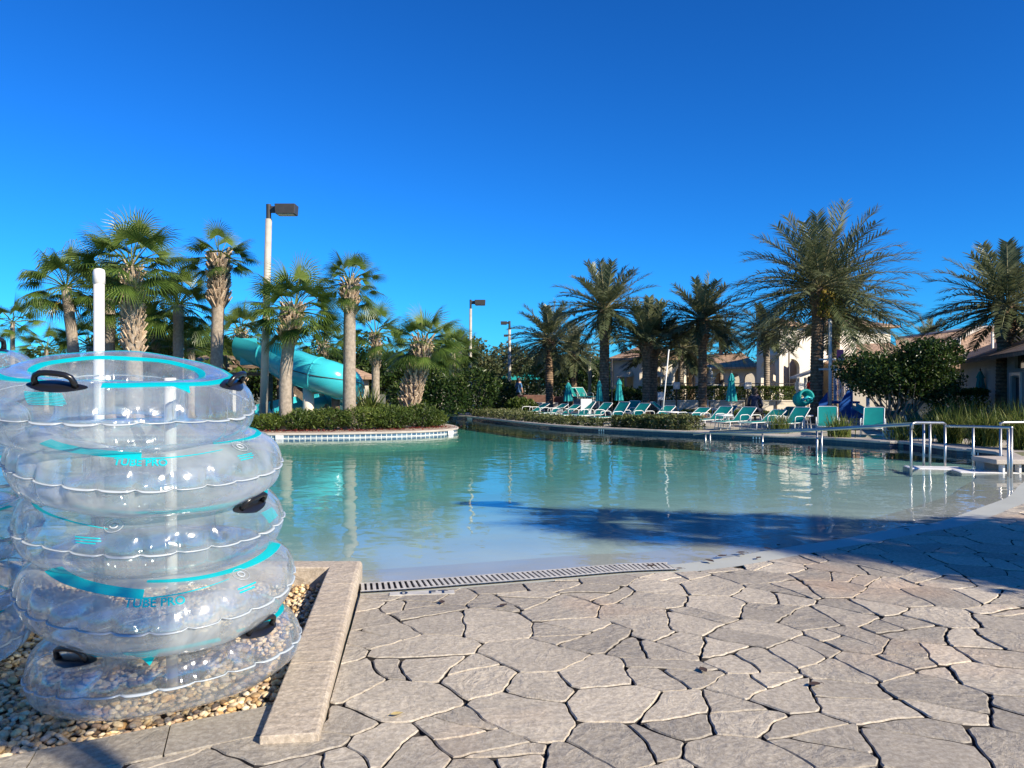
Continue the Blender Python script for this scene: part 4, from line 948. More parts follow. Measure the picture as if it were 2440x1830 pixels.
# background shrubbery and trees
bgl = [(1060, 33, 1.2, 1.7, 'dark bush at the far bank left of the middle lamp post'), (1130, 34, 1.3, 2.0, 'dark broad bush to the right of the middle lamp post'), (1185, 36, 1.0, 1.5, 'dark bush left of the pole with two lamp heads'), (985, 33, 1.2, 1.4, 'dark bush behind the leaning palm'), (1300, 47, 1.6, 2.6, 'rounded green bush beside the open turquoise parasol'), (1490, 40, 1.3, 1.1, 'dark bush by the pavilion foot'), (1240, 33, .7, .7, 'small bush at the end of the lawn')]
for i, (px, D, r, h, lab) in enumerate(bgl):
    shrub(lab, A(px, D, GZ), r, r*.8, h, 2600, ['dark_leaf', 'shrub'][i in (4, 6)], .17, 200+i, 'bushes on the far bank', name='bush', cat='bush')
for i, (px, D, h, r, lab) in enumerate([(1190, 52, 4.2, 2.6, 'round leafy tree right of the middle lamp post'), (1105, 46, 4.4, 2.2, 'leafy tree behind the middle lamp post'), (940, 44, 3.6, 2.3, 'dark tree behind the leaning palm'), (860, 42, 4.0, 2.3, 'dark tree behind the straight palm'), (745, 43, 4.0, 2.4, 'dark tree behind the slide bend'), (650, 44, 3.7, 2.4, 'dark tree behind the curved palm'), (545, 42, 4.5, 2.2, 'dark tree behind the pinkish palm'), (420, 46, 5.3, 2.5, 'dark tree in the gap right of the tallest booted palm'), (300, 48, 5.2, 2.5, 'dark tree behind the tallest booted palm'), (150, 48, 3.9, 2.5, 'dark tree behind the weeping palm'), (50, 52, 3.2, 2.5, 'dark tree behind the far left fan palm'), (1440, 60, 3.8, 2.6, 'dark tree left of the pavilion'), (1345, 62, 3.6, 2.4, 'olive tree behind the rounded bush'), (1020, 50, 3.9, 2.2, 'leafy tree left of the middle lamp post')]):
    tree(lab, A(px, D, GZ), h, r, 4200, 'olive' if i in (0, 12, 1) else 'dark_leaf', .24, 300+i, 'leafy trees on the far bank', lobes=6)
for i, (px, lab) in enumerate([(1255, 'brownish far tree above the open parasols'), (1330, 'brownish far tree right of the open parasols'), (1390, 'thin far tree between the deck palms')]):
    tree(lab, A(px, 85, GZ), 5.4, 3.4, 3200, 'olive', .36, 340+i, 'brownish trees in the distance', lobes=6)
def treeline():
    q = random.Random(4); m = MB()
    for i in range(64):
        px = -300+i*50; D = q.uniform(105, 130); b = A(px, D, GZ); r = q.uniform(3.2, 5)
        cloud(m, (b.x, b.y, q.uniform(2.0, 3.0)), (r, r, q.uniform(2.4, 4.0)), 800, .65, q, core=.4)
    tag(m.build('distant_trees', M['olive']), kind='stuff')
treeline()
# the round small tree by the right handrail
rt = tree('rounded multi stemmed tree with glossy dark leaves in front of the houses', A(2140, 23, GZ), 2.95, 1.74, 17000, 'dark_leaf', .115, 400, name='round_tree', trunk_r=.045, lobes=9, multi=6, rz=1.12, th=.75)
tw = MB(); q = random.Random(2)
for i in range(26):
    a = q.uniform(0, 6.28); tw.tube([(.12*cos(a), .12*sin(a), -.05), (.35*cos(a)+q.gauss(0, .08), .35*sin(a), .45), (.75*cos(a+.3), .75*sin(a+.3), .95), (1.05*cos(a+.2), 1.05*sin(a+.2), 1.5)], [.026, .020, .014, .005], 5)
tw.build('branches', M['bark'], rt)
# clipped hedges
hA = A(2212, 25.5); hB = A(2352, 24.5)
hedge('tall clipped hedge block in front of the right house', [hA, hB], 1.3, 1.22, 7500, 'hedge', .085, 20, lump=.04, group='clipped hedges')
hg0, hg1 = A(1530, 38), A(1925, 38)
pl = thing('planter_wall', 'low cream wall under the long clipped hedge', 'low wall', (*((hg0+hg1)/2)[:2], GZ)); m = MB(); L_ = (hg1-hg0).length
for k in range(5): m.box((-L_/2+L_/5*(k+.5), 0, .27), (L_/5-.06, .5, .54)); m.box((-L_/2+L_/5*(k+.5), 0, .57), (L_/5-.03, .56, .06))
m.build('wall', M['cream'], pl, bevel=.01)
hedge('long clipped hedge on the cream wall before the low wing', [hg0+Vector((0, .55, 0)), hg1+Vector((0, .55, 0))], .9, .72, 9500, 'hedge', .10, 21, z=GZ+.55, lump=.03, group='clipped hedges')
lw0, lw1 = A(1085, 39), A(1330, 39)
pl = thing('planter_wall', 'low cream wall between the two lamp poles on the far bank', 'low wall', (*((lw0+lw1)/2)[:2], GZ)); m = MB(); L_ = (lw1-lw0).length
for k in range(4): m.box((-L_/2+L_/4*(k+.5), 0, .2), (L_/4-.05, .5, .4)); m.box((-L_/2+L_/4*(k+.5), 0, .43), (L_/4-.02, .56, .06))
m.build('wall', M['cream'], pl, bevel=.01)
pl = thing('stone_wall', 'reddish planter wall above the cream wall on the far bank', 'low wall', (*A(1275, 42)[:2], GZ)); m = MB(); m.box((0, 0, .4), (2.0, .6, .8)); m.box((1.5, .3, .35), (1.2, .5, .7)); m.build('wall', mat('red brown stone', (.20, .10, .07), .9, .4, 6, .5, 20), pl, bevel=.02)
pl = thing('terrace_steps', 'broad pale steps behind the two far loungers', 'steps', (*A(1385, 44)[:2], GZ)); m = MB()
for k in range(3): m.box((0, k*.4, .12+k*.16), (3.2-.2*k, .5, .16))
m.build('treads', M['far_deck'], pl, bevel=.01)
hedge('low dark ground hedge behind the loungers', [A(1560, 33.5), A(1900, 33.5)], 1.2, .22, 4200, 'hedge', .10, 23, lump=.4, group='clipped hedges')
# ------------------------------------------------------------------ lamp poles
def lamp(label, px, D, ytop, r, heads, band=.0, zb=GZ, lean=0, light=True):
    b = A(px, D, zb); h = Z(ytop, D)-zb; t = thing('lamp_post', label, 'lamp post', b, group='box headed lamp posts')
    m = MB(); m.tube([(0, 0, -.1), (lean, 0, h-.45)], [r, r*.78], 14); m.build('pole', M['pole_paint'], t, smooth=True)
    m = MB(); m.tube([(lean, 0, h-.45), (lean, 0, h)], [r*.62, r*.62], 12); m.build('top_sleeve', M['dark_metal'], t)
    m = MB(); m.box((0, 0, .06), (r*4, r*4, .14)); m.build('base_plate', M['dark_metal'], t, bevel=.01)
    for sg, zz, s_ in heads:
        m = MB(); x = lean+sg*(r*.6+.20*s_); 
        m.box((lean+sg*.12*s_, 0, h-zz-.14*s_), (.26*s_, .10*s_, .20*s_)); w = .62*s_; cx = lean+sg*(.24*s_+w/2)
        vs = [(cx+i*w/2*(1 if k else .94), j*.22*s_*(1 if k else .94), h-zz-.30*s_*(1 if not k else 0)) for k in (0, 1) for i, j in ((-1,-1),(1,-1),(1,1),(-1,1))]
        m.add([Vector(v) for v in vs], [(3,2,1,0),(4,5,6,7),(0,1,5,4),(1,2,6,5),(2,3,7,6),(3,0,4,7)])
        hd = m.build('lamp_head', M['dark_metal'], t, bevel=.012); m = MB(); m.box((cx, 0, h-zz-.302*s_), (w*.8, .33*s_, .02)); m.build('lens', mat('lamp lens', (.55, .54, .5), .3), hd)
    return t
lamp('tall cream lamp post with one big box head among the left palms', 627, 23.6, 487, .125, [(1, .02, 1.0)], zb=IZ, lean=.17)
lamp('thin lamp post with one box head at the middle of the photo', 1120, 38, 714, .085, [(1, .02, .85)], lean=.03)
lamp('lamp post with two small heads on its left side', 1214, 41, 765, .095, [(-1, .02, .55), (-1, .72, .36)])
def pole(name, label, px, D, ytop, r, mat_='pvc', lean=0, cat='pole', sign=None, band=0):
    b = A(px, D, GZ); h = Z(ytop, D)-GZ; t = thing(name, label, cat, b); m = MB(); m.tube([(0, 0, -.05), (lean, 0, h)], r, 10); m.build('pole', M[mat_], t, smooth=True)
    if band: m = MB(); m.tube([(0, 0, -.05), (0, 0, band)], r*1.35, 10); m.build('dark_sleeve', M['dark_metal'], t)
    else: m = MB(); m.tube([(lean, 0, h-.02), (lean, 0, h+.03)], r*1.25, 10); m.build('cap', M[mat_], t)
    if sign: m = MB(); m.box((sign[0], -.06, sign[1]), (sign[2], .02, sign[3])); m.build('sign_board', M['white'], t)
    return t
pole('plain_post', 'plain pale post left of the tall left deck palm', 1405, 46, 852, .10, 'pole_paint')
pole('flag_pole', 'white pole with a dark lower sleeve in front of the right house', 2365, 27, 790, .045, 'pvc', band=1.35, sign=(-.10, .75, .16, .26))
pole('leaning_pole', 'thin white pole leaning beside the speckled deck palm', 1576, 27, 835, .022, 'pvc', lean=.26)
pole('plain_post', 'dark thin post by the right of the tall left deck palm', 1458, 30, 858, .03, 'dark_metal')
pole('street_lantern', 'dark thin lantern post before the lit facade', 1880, 40, 835, .035, 'dark_metal')
# ------------------------------------------------------------------ water slide
sl_ = thing('water_slide', 'turquoise water slide winding down between the palms', 'water slide', A(720, 27.5, IZ)); ob = sl_.location
def spath(ctrl, n=10):
    pts = [Vector(c) for c in ctrl]; out = []
    for i in range(len(pts)-1):
        p0 = pts[max(i-1, 0)]; p1 = pts[i]; p2 = pts[i+1]; p3 = pts[min(i+2, len(pts)-1)]
        for k in range(n):
            t_ = k/n; out.append(.5*((2*p1)+(p2-p0)*t_+(2*p0-5*p1+4*p2-p3)*t_*t_+(3*p1-p0-3*p2+p3)*t_**3))
    out.append(pts[-1]); return out
def sp_(px, py, D): v = A(px, D); v.z = Z(py, D); return v-ob
def shell(path, r, a0, a1, thick, name, mat_, flange=True, n=18):
    m = MB(); k = len(path); inn = []; outv = []
    for i, p in enumerate(path):
        d = (path[min(i+1, k-1)]-path[max(i-1, 0)]).normalized(); sd = d.cross(Vector((0, 0, 1))).normalized(); up = sd.cross(d)
        for j in range(n+1):
            a = R(a0+(a1-a0)*j/n); v = sd*sin(a)-up*cos(a); inn.append(p+v*r); outv.append(p+v*(r+thick))
    N_ = n+1; m.add(inn, [(i*N_+j, (i+1)*N_+j, (i+1)*N_+j+1, i*N_+j+1) for i in range(k-1) for j in range(n)])
    m.add(outv, [(i*N_+j, i*N_+j+1, (i+1)*N_+j+1, (i+1)*N_+j) for i in range(k-1) for j in range(n)])
    for j in (0, n):
        m.add([x for i in range(k) for x in (inn[i*N_+j], outv[i*N_+j])], [(2*i, 2*i+1, 2*i+3, 2*i+2) for i in range(k-1)])
    for i in (0, k-1): m.add(inn[i*N_:(i+1)*N_]+outv[i*N_:(i+1)*N_], [(j, j+1, N_+j+1, N_+j) for j in range(n)])
    return m.build(name, mat_, sl_, smooth=True)
up_path = spath([sp_(588, 824, 28.9), sp_(640, 838, 28.2), sp_(692, 868, 27.2), sp_(735, 886, 26.6), sp_(790, 902, 26.4), sp_(822, 915, 27.0), sp_(828, 928, 28.4)])
lo_path = spath([sp_(828, 928, 28.4), sp_(808, 938, 29.8), sp_(760, 950, 29.9), sp_(700, 962, 28.6), sp_(650, 975, 27.0), sp_(612, 985, 26.0)])
shell(up_path[:24], .62, -118, 118, .035, 'upper_flume', M['slide']); shell(up_path[23:], .56, -180, 180, .035, 'tube_section', M['slide'], n=28); shell(lo_path, .60, -105, 105, .035, 'lower_flume', M['slide'])
m = MB(); a = sp_(592, 838, 28.3); m.box(a, (.62, .07, .98)); m.build('entry_panel', M['slide'], sl_, bevel=.02)
for i in (12, 23, 34, 46, 56):
    m = MB(); p = up_path[i]; d = (up_path[min(i+1, len(up_path)-1)]-up_path[i-1]).normalized(); sd = d.cross(Vector((0, 0, 1))).normalized(); u = sd.cross(d); rr = .67 if i < 24 else .60
    m.tube([p+rr*(sd*sin(R(a))-u*cos(R(a))) for a in range(-118 if i < 24 else -180, 119 if i < 24 else 181, 9)], .03, 6); m.build('joint_flange', M['slide'], sl_)
m = MB(); pts = []
for i in range(24, len(up_path)):
    p = up_path[i]; d = (up_path[min(i+1, len(up_path)-1)]-up_path[i-1]).normalized(); sd = d.cross(Vector((0, 0, 1))).normalized(); pts.append(p+sd*.605)
m.tube(pts, .016, 5); m.build('seam_strip', M['dark_metal'], sl_)
for px, py, D, r in ((735, 915, 26.6, .19), (690, 892, 27.3, .13), (640, 880, 28.2, .15), (800, 930, 27.0, .15), (775, 965, 29.8, .13)):
    b = A(px, D)-ob; h = Z(py, D)-.06; m = MB(); m.tube([(b.x, b.y, -.1), (b.x, b.y, h-IZ)], r, 16); m.build('support_column', M['cream'] if px == 735 or px == 690 else M['wood'], sl_, smooth=True)
# timber stair tower behind the slide
tw_ = thing('stair_tower', 'weathered timber stair tower at the top of the slide', 'stair', A(600, 29.6, IZ)); m = MB()
for x, y in ((-.8, -.6), (.8, -.6), (.8, .8), (-.8, .8)): m = MB(); m.box((x, y, 1.2), (.14, .14, 2.5)); m.build('post', M['wood'], tw_, bevel=.008)
m = MB(); m.box((0, .1, 1.75), (1.75, 1.6, .10)); m.build('platform', M['wood'], tw_, bevel=.008)
m = MB()
for s_ in (-.8, .8):
    for zz in (2.05, 2.4): m.box((s_, .1, zz), (.06, 1.5, .09))
for zz in (2.05, 2.4): m.box((0, .8, zz), (1.5, .06, .09))
m.build('railing', M['wood'], tw_)
m = MB()
for k in range(9): m.box((1.0+.22*k, .5, 1.62-.19*k), (.28, .9, .05))
m.build('treads', M['wood'], tw_, bevel=.005)
m = MB(); m.bar((.95, .05, 1.7), (2.95, .05, .0), .06, .22); m.bar((.95, .95, 1.7), (2.95, .95, .0), .06, .22); m.build('stringer', M['wood'], tw_)
# ------------------------------------------------------------------ loungers, parasols, chairs
def lounger_proto(rec, name='sun_lounger'):
    t = thing(name, 'x', 'sun lounger'); bl_ = .74; c, s_ = cos(R(rec)), sin(R(rec)); y0, z0 = .30, .31; w = .30
    m = MB(); m.tube([(-w, y0, z0), (-w, -.98, z0-.01), (-w+.04, -1.03, z0-.02), (w-.04, -1.03, z0-.02), (w, -.98, z0-.01), (w, y0, z0)], .014, 8); m.build('seat_frame', M['white'], t, smooth=True)
    m = MB(); m.tube([(-w, y0, z0), (-w, y0+bl_*c, z0+bl_*s_), (-w+.05, y0+(bl_+.04)*c, z0+(bl_+.04)*s_), (w-.05, y0+(bl_+.04)*c, z0+(bl_+.04)*s_), (w, y0+bl_*c, z0+bl_*s_), (w, y0, z0)], .014, 8); m.build('back_frame', M['white'], t, smooth=True)
    def sling(a, b, sagz, name_):
        a = Vector(a); b = Vector(b); mb = MB(); nx_, ny_ = 6, 10; n_ = (b-a).cross(Vector((1, 0, 0))).normalized(); vs = []
        for side in (0, 1):
            for j in range(ny_+1):
                for i in range(nx_+1):
                    u = i/nx_*2-1; v = j/ny_; p = a.lerp(b, v)+Vector((u*.292, 0, 0)); vs.append(p+n_*(sagz*(1-u*u)*sin(pi*v)**.5+side*.012))
        N_ = nx_+1; K = N_*(ny_+1)
        fs = [(j*N_+i, j*N_+i+1, (j+1)*N_+i+1, (j+1)*N_+i) for j in range(ny_) for i in range(nx_)]; fs += [tuple(K+x for x in f[::-1]) for f in fs]
        mb.add([Vector(v) for v in vs], fs); return mb.build(name_, M['teal_sling'], t, smooth=True)
    sling((0, y0, z0), (0, -1.0, z0-.015), .02, 'seat'); sling((0, y0+.02*c, z0+.02*s_), (0, y0+(bl_+.03)*c, z0+(bl_+.03)*s_), .02, 'backrest')
    for sx in (-1, 1):
        m = MB(); x = sx*(w+.045); m.tube([(x, -.22, z0-.02), (x, -.20, z0+.18), (x, -.12, z0+.22), (x, .25, z0+.22), (x, .36, z0+.18), (x, .40, z0-.02), (x, .42, .01)], .013, 8); m.build('armrest', M['white'], t, smooth=True)
        m = MB(); m.tube([(sx*w, -.75, z0), (sx*(w+.02), -.80, .0)], .014, 8); m.build('leg', M['white'], t, smooth=True)
        m = MB(); m.tube([(x, -.22, z0-.02), (x, -.24, .0)], .014, 8); m.build('leg', M['white'], t, smooth=True)
    m = MB(); m.tube([(-w, -.25, z0-.03), (w, -.25, z0-.03)], .014, 6); m.tube([(-w-.04, .40, .18), (w+.04, .40, .18)], .014, 6); m.tube([(-w-.02, -.79, .08), (w+.02, -.79, .08)], .012, 6); m.build('cross_bar', M['white'], t, smooth=True)
    return t
protos = {}
def lounger(px, D, rot, rec, label, z=GZ):
    if rec not in protos: o = lounger_proto(rec); protos[rec] = o
    else: o = copy_tree(protos[rec])
    o.location = A(px, D, z+.004); o.rotation_euler = (0, 0, R(rot)); o.scale = (.86, .86, .86); tag(o, label, None, 'teal loungers on the sun deck'); return o
LG = [(1455, 26.5, -52, 48, 'teal lounger with a steep back beside the tall left deck palm'), (1504, 27.4, -50, 40, 'teal lounger just right of the steep backed one by the palm'), (1560, 26.5, -52, 33, 'teal lounger at the foot of the speckled palm'),
 (1640, 25.4, -54, 30, 'low backed teal lounger left of the dark collared palm'), (1695, 24.7, -52, 36, 'teal lounger under the closed bright parasol, just right of the dark collared palm'), (1752, 23.7, -50, 37, 'teal lounger to the right of the parasol base'), (1818, 23.2, -54, 30, 'low reclined teal lounger behind the small dark grass clump'), (1880, 22.5, -50, 40, 'teal lounger left of the tallest palm trunk'),
 (1972, 21.5, -22, 46, 'teal lounger standing straight up to the right of the tallest palm trunk'), (2080, 20.7, -28, 46, 'teal lounger with white armrests under the round tree'), (2192, 24.2, 8, 48, 'teal chair seen full on behind the white handrail loop'), (2268, 26.1, 8, 48, 'small teal chair in front of the clipped hedge block'),
 (1262, 31.9, -60, 28, 'leftmost teal lounger, lying in the shade of the deck'), (1305, 30.4, -60, 30, 'shaded teal lounger second from the left end of the row'), (1335, 29.5, -58, 30, 'shaded teal lounger with a white towel draped near it'), (1375, 28.6, -55, 46, 'tall backed dark teal lounger left of the white side panel'), (1413, 28.4, -54, 40, 'tall backed dark teal lounger right of the white side panel'),
 (1490, 30.7, -40, 42, 'teal lounger in the second row behind the steep backed one'), (1720, 29.1, -40, 26, 'flat teal lounger behind the parasol pole'), (1870, 27.5, -40, 26, 'flat teal lounger behind the low reclined one'), (1600, 30.8, 60, 37, 'teal lounger turned away in the second row near the leaning pole'), (2130, 22.6, -20, 28, 'teal lounger low behind the one with white armrests'),
 (1382, 41.0, 30, 46, 'far teal lounger on the pale steps, left of the pair'), (1398, 41.0, 30, 46, 'far teal lounger on the pale steps, right of the pair')]
for a in LG: lounger(*a, **({'z': .56} if a[1] == 41.0 else {}))
# towel and white side panel
tp = thing('towel', 'white towel draped over a shaded lounger', 'towel', A(1340, 29.3, GZ+.42)); m = MB(); vs = []
for i in range(9):
    for j in range(7): x, y = i/8-.5, j/6-.5; vs.append(Vector((x*.55, y*.45, .06*cos(x*6)+.03*sin(y*9)-.5*max(0, abs(x)-.32))))
m.add(vs, [(i*7+j, (i+1)*7+j, (i+1)*7+j+1, i*7+j+1) for i in range(8) for j in range(6)]); m.build('cloth', M['white'], tp, smooth=True)
wp = thing('upright_screen', 'white upright panel between two dark teal loungers', 'panel', A(1397, 29, GZ)); m = MB(); m.box((0, 0, .42), (.42, .05, .84)); m.build('board', M['white'], wp, bevel=.01); m = MB(); m.box((0, .05, .03), (.5, .3, .05)); m.build('foot', M['white'], wp)
def parasol_closed(label, px, D, ytop, ybot, r=.22, zb=GZ):
    b = A(px, D, zb); zt = Z(ytop, D)-zb; zl = Z(ybot, D)-zb; t = thing('closed_parasol', label, 'parasol', b, group='closed turquoise parasols')
    m = MB(); m.tube([(0, 0, 0), (0, 0, zt+.06)], .022, 10); m.build('pole', M['pvc'], t, smooth=True)
    m = MB(); m.lathe([(.26, 0), (.26, .06), (.10, .09), (.05, .2)], 20); m.build('base', M['dark_metal'], t)
    H = zt-zl; wob = lambda a, z: 1+.22*cos(8*a+1.3*z)
    m = MB(); m.lathe([(r*1.05, zl), (r*.98, zl+.03), (r*.82, zl+H*.3), (r*.62, zl+H*.55), (r*.52, zl+H*.72), (r*.35, zl+H*.88), (.03, zt)], 48, wob=wob, cap=False)
    m.lathe([(r*.95, zl+.02), (r*.4, zl+H*.6), (.03, zt-.05)], 48, wob=wob, cap=False); m.build('canopy', M['teal_cloth'], t, smooth=True)
    m = MB(); m.lathe([(r*.78, zt-H*.26), (r*.45, zt-H*.10), (.03, zt+.01)], 40, wob=lambda a, z: 1+.15*cos(8*a), cap=False); m.build('top_vent', M['teal_cloth'], t, smooth=True)
    m = MB(); m.lathe([(.025, zt+.02), (.03, zt+.06), (.005, zt+.12)], 10); m.build('finial', M['dark_metal'], t); return t
parasol_closed('closed bright turquoise parasol standing in the middle of the sun deck', 1743, 27, 890, 956, .165)
parasol_closed('closed parasol with white folds behind the steep backed lounger', 1475, 29, 902, 954, .14)
parasol_closed('closed parasol half hidden by the tall left deck palm', 1428, 30.3, 908, 956, .13)
parasol_closed('closed dark teal parasol in the shade left of the tall left deck palm', 1354, 32, 912, 956, .17)
parasol_closed('closed turquoise parasol behind the clipped hedge by the right house', 2336, 26.5, 885, 945, .17)
def parasol_open(label, px, D, ytop, r):
    b = A(px, D, GZ); h = Z(ytop, D)-GZ; t = thing('open_parasol', label, 'parasol', b, group='open turquoise parasols'); m = MB(); m.tube([(0, 0, 0), (0, 0, h)], .025, 8); m.build('pole', M['pvc'], t)
    m = MB(); m.lathe([(r, h-.52), (r, h-.48), (r*.5, h-.22), (.02, h)], 8, cap=False); m.build('canopy', M['teal_cloth'], t); m = MB()
    for k in range(8): a = 2*pi*k/8; m.tube([(0, 0, h-.02), (r*cos(a), r*sin(a), h-.5)], .01, 4)
    m.build('ribs', M['white'], t)
parasol_open('open turquoise parasol half behind the pole with two lamp heads', 1214, 52, 887, 1.0)
parasol_open('open turquoise parasol left of the nearest deck palm trunk', 1251, 55, 887, 1.25)
# tables between loungers
for i, (px, D, lab) in enumerate([(1725, 23.5, 'small white side table between the two loungers by the parasol'), (1600, 26.3, 'small white side table near the leaning pole'), (1918, 23.3, 'small white side table at the tallest palm')]):
    t = thing('side_table', lab, 'side table', A(px, D, GZ), group='white side tables'); m = MB(); m.lathe([(.24, .42), (.25, .43), (.25, .45), (.24, .46)], 24); m.build('table_top', M['white'], t)
    for k in range(4): a = pi/4+k*pi/2; m = MB(); m.tube([(.15*cos(a), .15*sin(a), .43), (.2*cos(a), .2*sin(a), 0)], .014, 6); m.build('leg', M['white'], t)
# ------------------------------------------------------------------ handrails in the ramp
def rail_thing(label, top, posts, loops=()):
    t = thing('handrail', label, 'handrail', (*top[0][:2], 0), group='steel handrails of the pool ramp'); o = t.location
    m = MB(); m.tube([Vector(p)-o for p in top], .024, 12); m.build('rail', M['steel'], t, smooth=True)
    for p, zt in posts: m = MB(); m.tube([Vector((p[0], p[1], -.5))-o, Vector((p[0], p[1], zt))-o], .022, 12); m.build('post', M['steel'], t, smooth=True)
    return t
def hp(px, d, z): v = A(px, d); v.z = z; return v
a0, a1, a2, a3 = hp(1681, 20.9, .17), hp(1817, 19.0, .29), hp(1947, 17.3, .46), hp(2171, 13.45, .79)
rail_thing('long handrail running down into the water from the white landing', [a0+Vector((-.25, .3, -.06)), a0, a1, a2, a3], [(a0, .17), (a1, .29), (a2, .46), (a3, .79)])
b0, b1, b2, b3 = hp(1692, 21.3, .18), hp(1958, 17.6, .47), hp(2090, 15.7, .68), hp(2201, 14.3, .78)
rail_thing('second handrail just behind the long one', [b0, b1, b3, hp(2216, 14.9, .76)], [(b0, .18), (b1, .47), (b3, .78), (hp(2216, 14.9, .76), .76)])
c0, c1 = hp(2174, 13.5, .82), hp(2252, 14.1, .79)
rail_thing('short raised handrail loop at the edge of the white landing', [hp(2174, 13.42, .72), hp(2174, 13.42, .815), hp(2181, 13.44, .825), hp(2246, 14.1, .79), hp(2252, 14.1, .76)], [(c1, .77)])
d0, d1, d2 = hp(2252, 14.1, .73), hp(2384, 13.66, .73), hp(2410, 12.6, .78)
rail_thing('handrail between the landing loop and the right end posts', [d0, hp(2330, 13.9, .73), hp(2411, 12.6, .785)], [(d1, .74), (hp(2319, 15, .7), .7)])
rail_thing('rightmost handrail with paired posts leaving the photo', [hp(2384, 13.68, .76), hp(2384, 13.68, .80), hp(2392, 13.68, .815), hp(2600, 14.0, .82)], [(hp(2403, 12.75, .78), .78), (hp(2410, 12.5, .79), .79), (hp(2560, 14, .82), .82)])
for i, (px, d, w, l, lab) in enumerate([(2228, 13.9, .95, .5, 'white landing slab awash under the raised handrail loop'), (2345, 13.35, .95, .5, 'white landing slab awash beside the right handrail posts')]):
    t = thing('landing_slab', lab, 'slab', A(px, d)); m = MB(); m.box((0, 0, -.10), (w, l, .19), -.2); m.build('slab', M['white'], t, bevel=.03)
# raised end block of the coping on the right
t = thing('step_block', 'pale block with square openings where the coping ends at the right', 'step', A(2440, 13.2, 0)); m = MB(); m.box((.25, .15, .18), (1.7, .7, .08)); m.box((.25, .35, .06), (1.6, .25, .18)); m.build('slab', M['coping'], t, bevel=.012)
for k in range(5): m = MB(); m.box((-.42+.28*k, -.06, .065), (.035, .12, .15)); m.build('upright', M['white'], t)
# depth figures on the navy wall
for px, d, zz, lab in ((1800, 20.9, .03, 'white depth figures on the navy wall below the tallest palm'), (2303, 16.2, .03, 'white depth figures on the navy wall behind the handrail'), (1434, 24.4, .03, 'white depth figures on the navy wall below the tall left palm'), (1104, 32.7, .03, 'white depth tile at the far narrow end of the pool')):
    b = A(px, d); i = min(range(len(fl)-1), key=lambda k: (fl[k]-b.xy).length); dr = (fl[i+1]-fl[max(i-1, 0)]).normalized(); pw = fl[i]+Vector((-dr.y, dr.x))*.045
    pw = pw+dr*((b.xy-fl[i]).dot(dr)); t = thing('depth_figures', lab, 'depth marker', (pw.x, pw.y, zz)); rz = math.atan2(dr.y, dr.x)+pi; m = MB()
    if px == 1104: m.box((0, 0, 0), (.6, .012, .09), rz); m.build('plate', M['white'], t)
    else:
        for k in range(3):
            m = MB(); c_v = Matrix.Rotation(rz, 3, 'Z')@Vector(((k-1)*.085, 0, 0)); m.box(c_v, (.035, .012, .065), rz); m.build('mark', M['white'], t)
# ------------------------------------------------------------------ play structure on the right
pt_ = thing('play_structure', 'blue play structure with white posts and a pink panel behind the tallest palm', 'play structure', A(2000, 27.5, GZ)); O = pt_.location
def pv(px, py, D): v = A(px, D); v.z = Z(py, D); return v-O
for px, D, yt in ((1978, 27.2, 760), (2028, 27.0, 900), (1990, 28.6, 868), (2028, 28.6, 905), (1950, 28.6, 868), (2068, 27.4, 945)):
    b = pv(px, 990, D); h = Z(yt, D)-GZ; m = MB(); m.tube([(b.x, b.y, 0), (b.x, b.y, h)], .06, 12); m.build('post', M['white'], pt_, smooth=True)
m = MB(); m.box(pv(1992, 958, 28)+Vector((0, 0, 0)), (1.2, 1.2, .08)); m.build('deck', M['blue'], pt_)
def panel(pts, D, name, mat_, th=.05):
    v0 = [pv(x, y, D) for x, y in pts]; m = MB(); n = len(v0); o_ = Vector((0, th, 0)); m.add(v0+[v+o_ for v in v0], [tuple(range(n)), tuple(range(2*n-1, n-1, -1))]+[(i, n+i, n+(i+1) % n, (i+1) % n) for i in range(n)]); m.build(name, mat_, pt_)
panel([(2000, 996), (2000, 965), (2022, 928), (2030, 930), (2030, 996)], 26.6, 'side_panel', M['blue']); panel([(1952, 960), (1972, 935), (1974, 996), (1952, 996)], 27.0, 'side_panel', M['blue'])
panel([(1995, 833), (2010, 833), (2012, 858), (2000, 864), (1994, 860)], 27.4, 'pink_panel', M['pink'])
m = MB()
for k in range(9): b = pv(1990+4.2*k, 950, 28.4); m.tube([(b.x, b.y, .9), (b.x, b.y, 1.65)], .015, 6)
m.build('bars', M['blue'], pt_); m = MB(); a = pv(2030, 968, 26.8); b = pv(2072, 990, 25.2)
m.add([a+Vector((0, -.3, 0)), a+Vector((0, .35, 0)), b+Vector((0, .35, 0)), b+Vector((0, -.3, 0)), a+Vector((0, -.3, .14)), a+Vector((0, .35, .14)), b+Vector((0, .35, .14)), b+Vector((0, -.3, .14))], [(0, 1, 2, 3), (0, 3, 7, 4), (1, 5, 6, 2)]); m.build('chute', M['slide'], pt_)
panel([(2028, 996), (2028, 970), (2050, 985), (2068, 996)], 26.2, 'chute_panel', M['blue'])
m = MB(); a = pv(1975, 880, 27.2); m.box(a+Vector((.1, 0, .0)), (.9, .06, .06)); m.box(a+Vector((.1, 0, .35)), (.9, .06, .06)); m.build('cross_beam', M['white'], pt_)
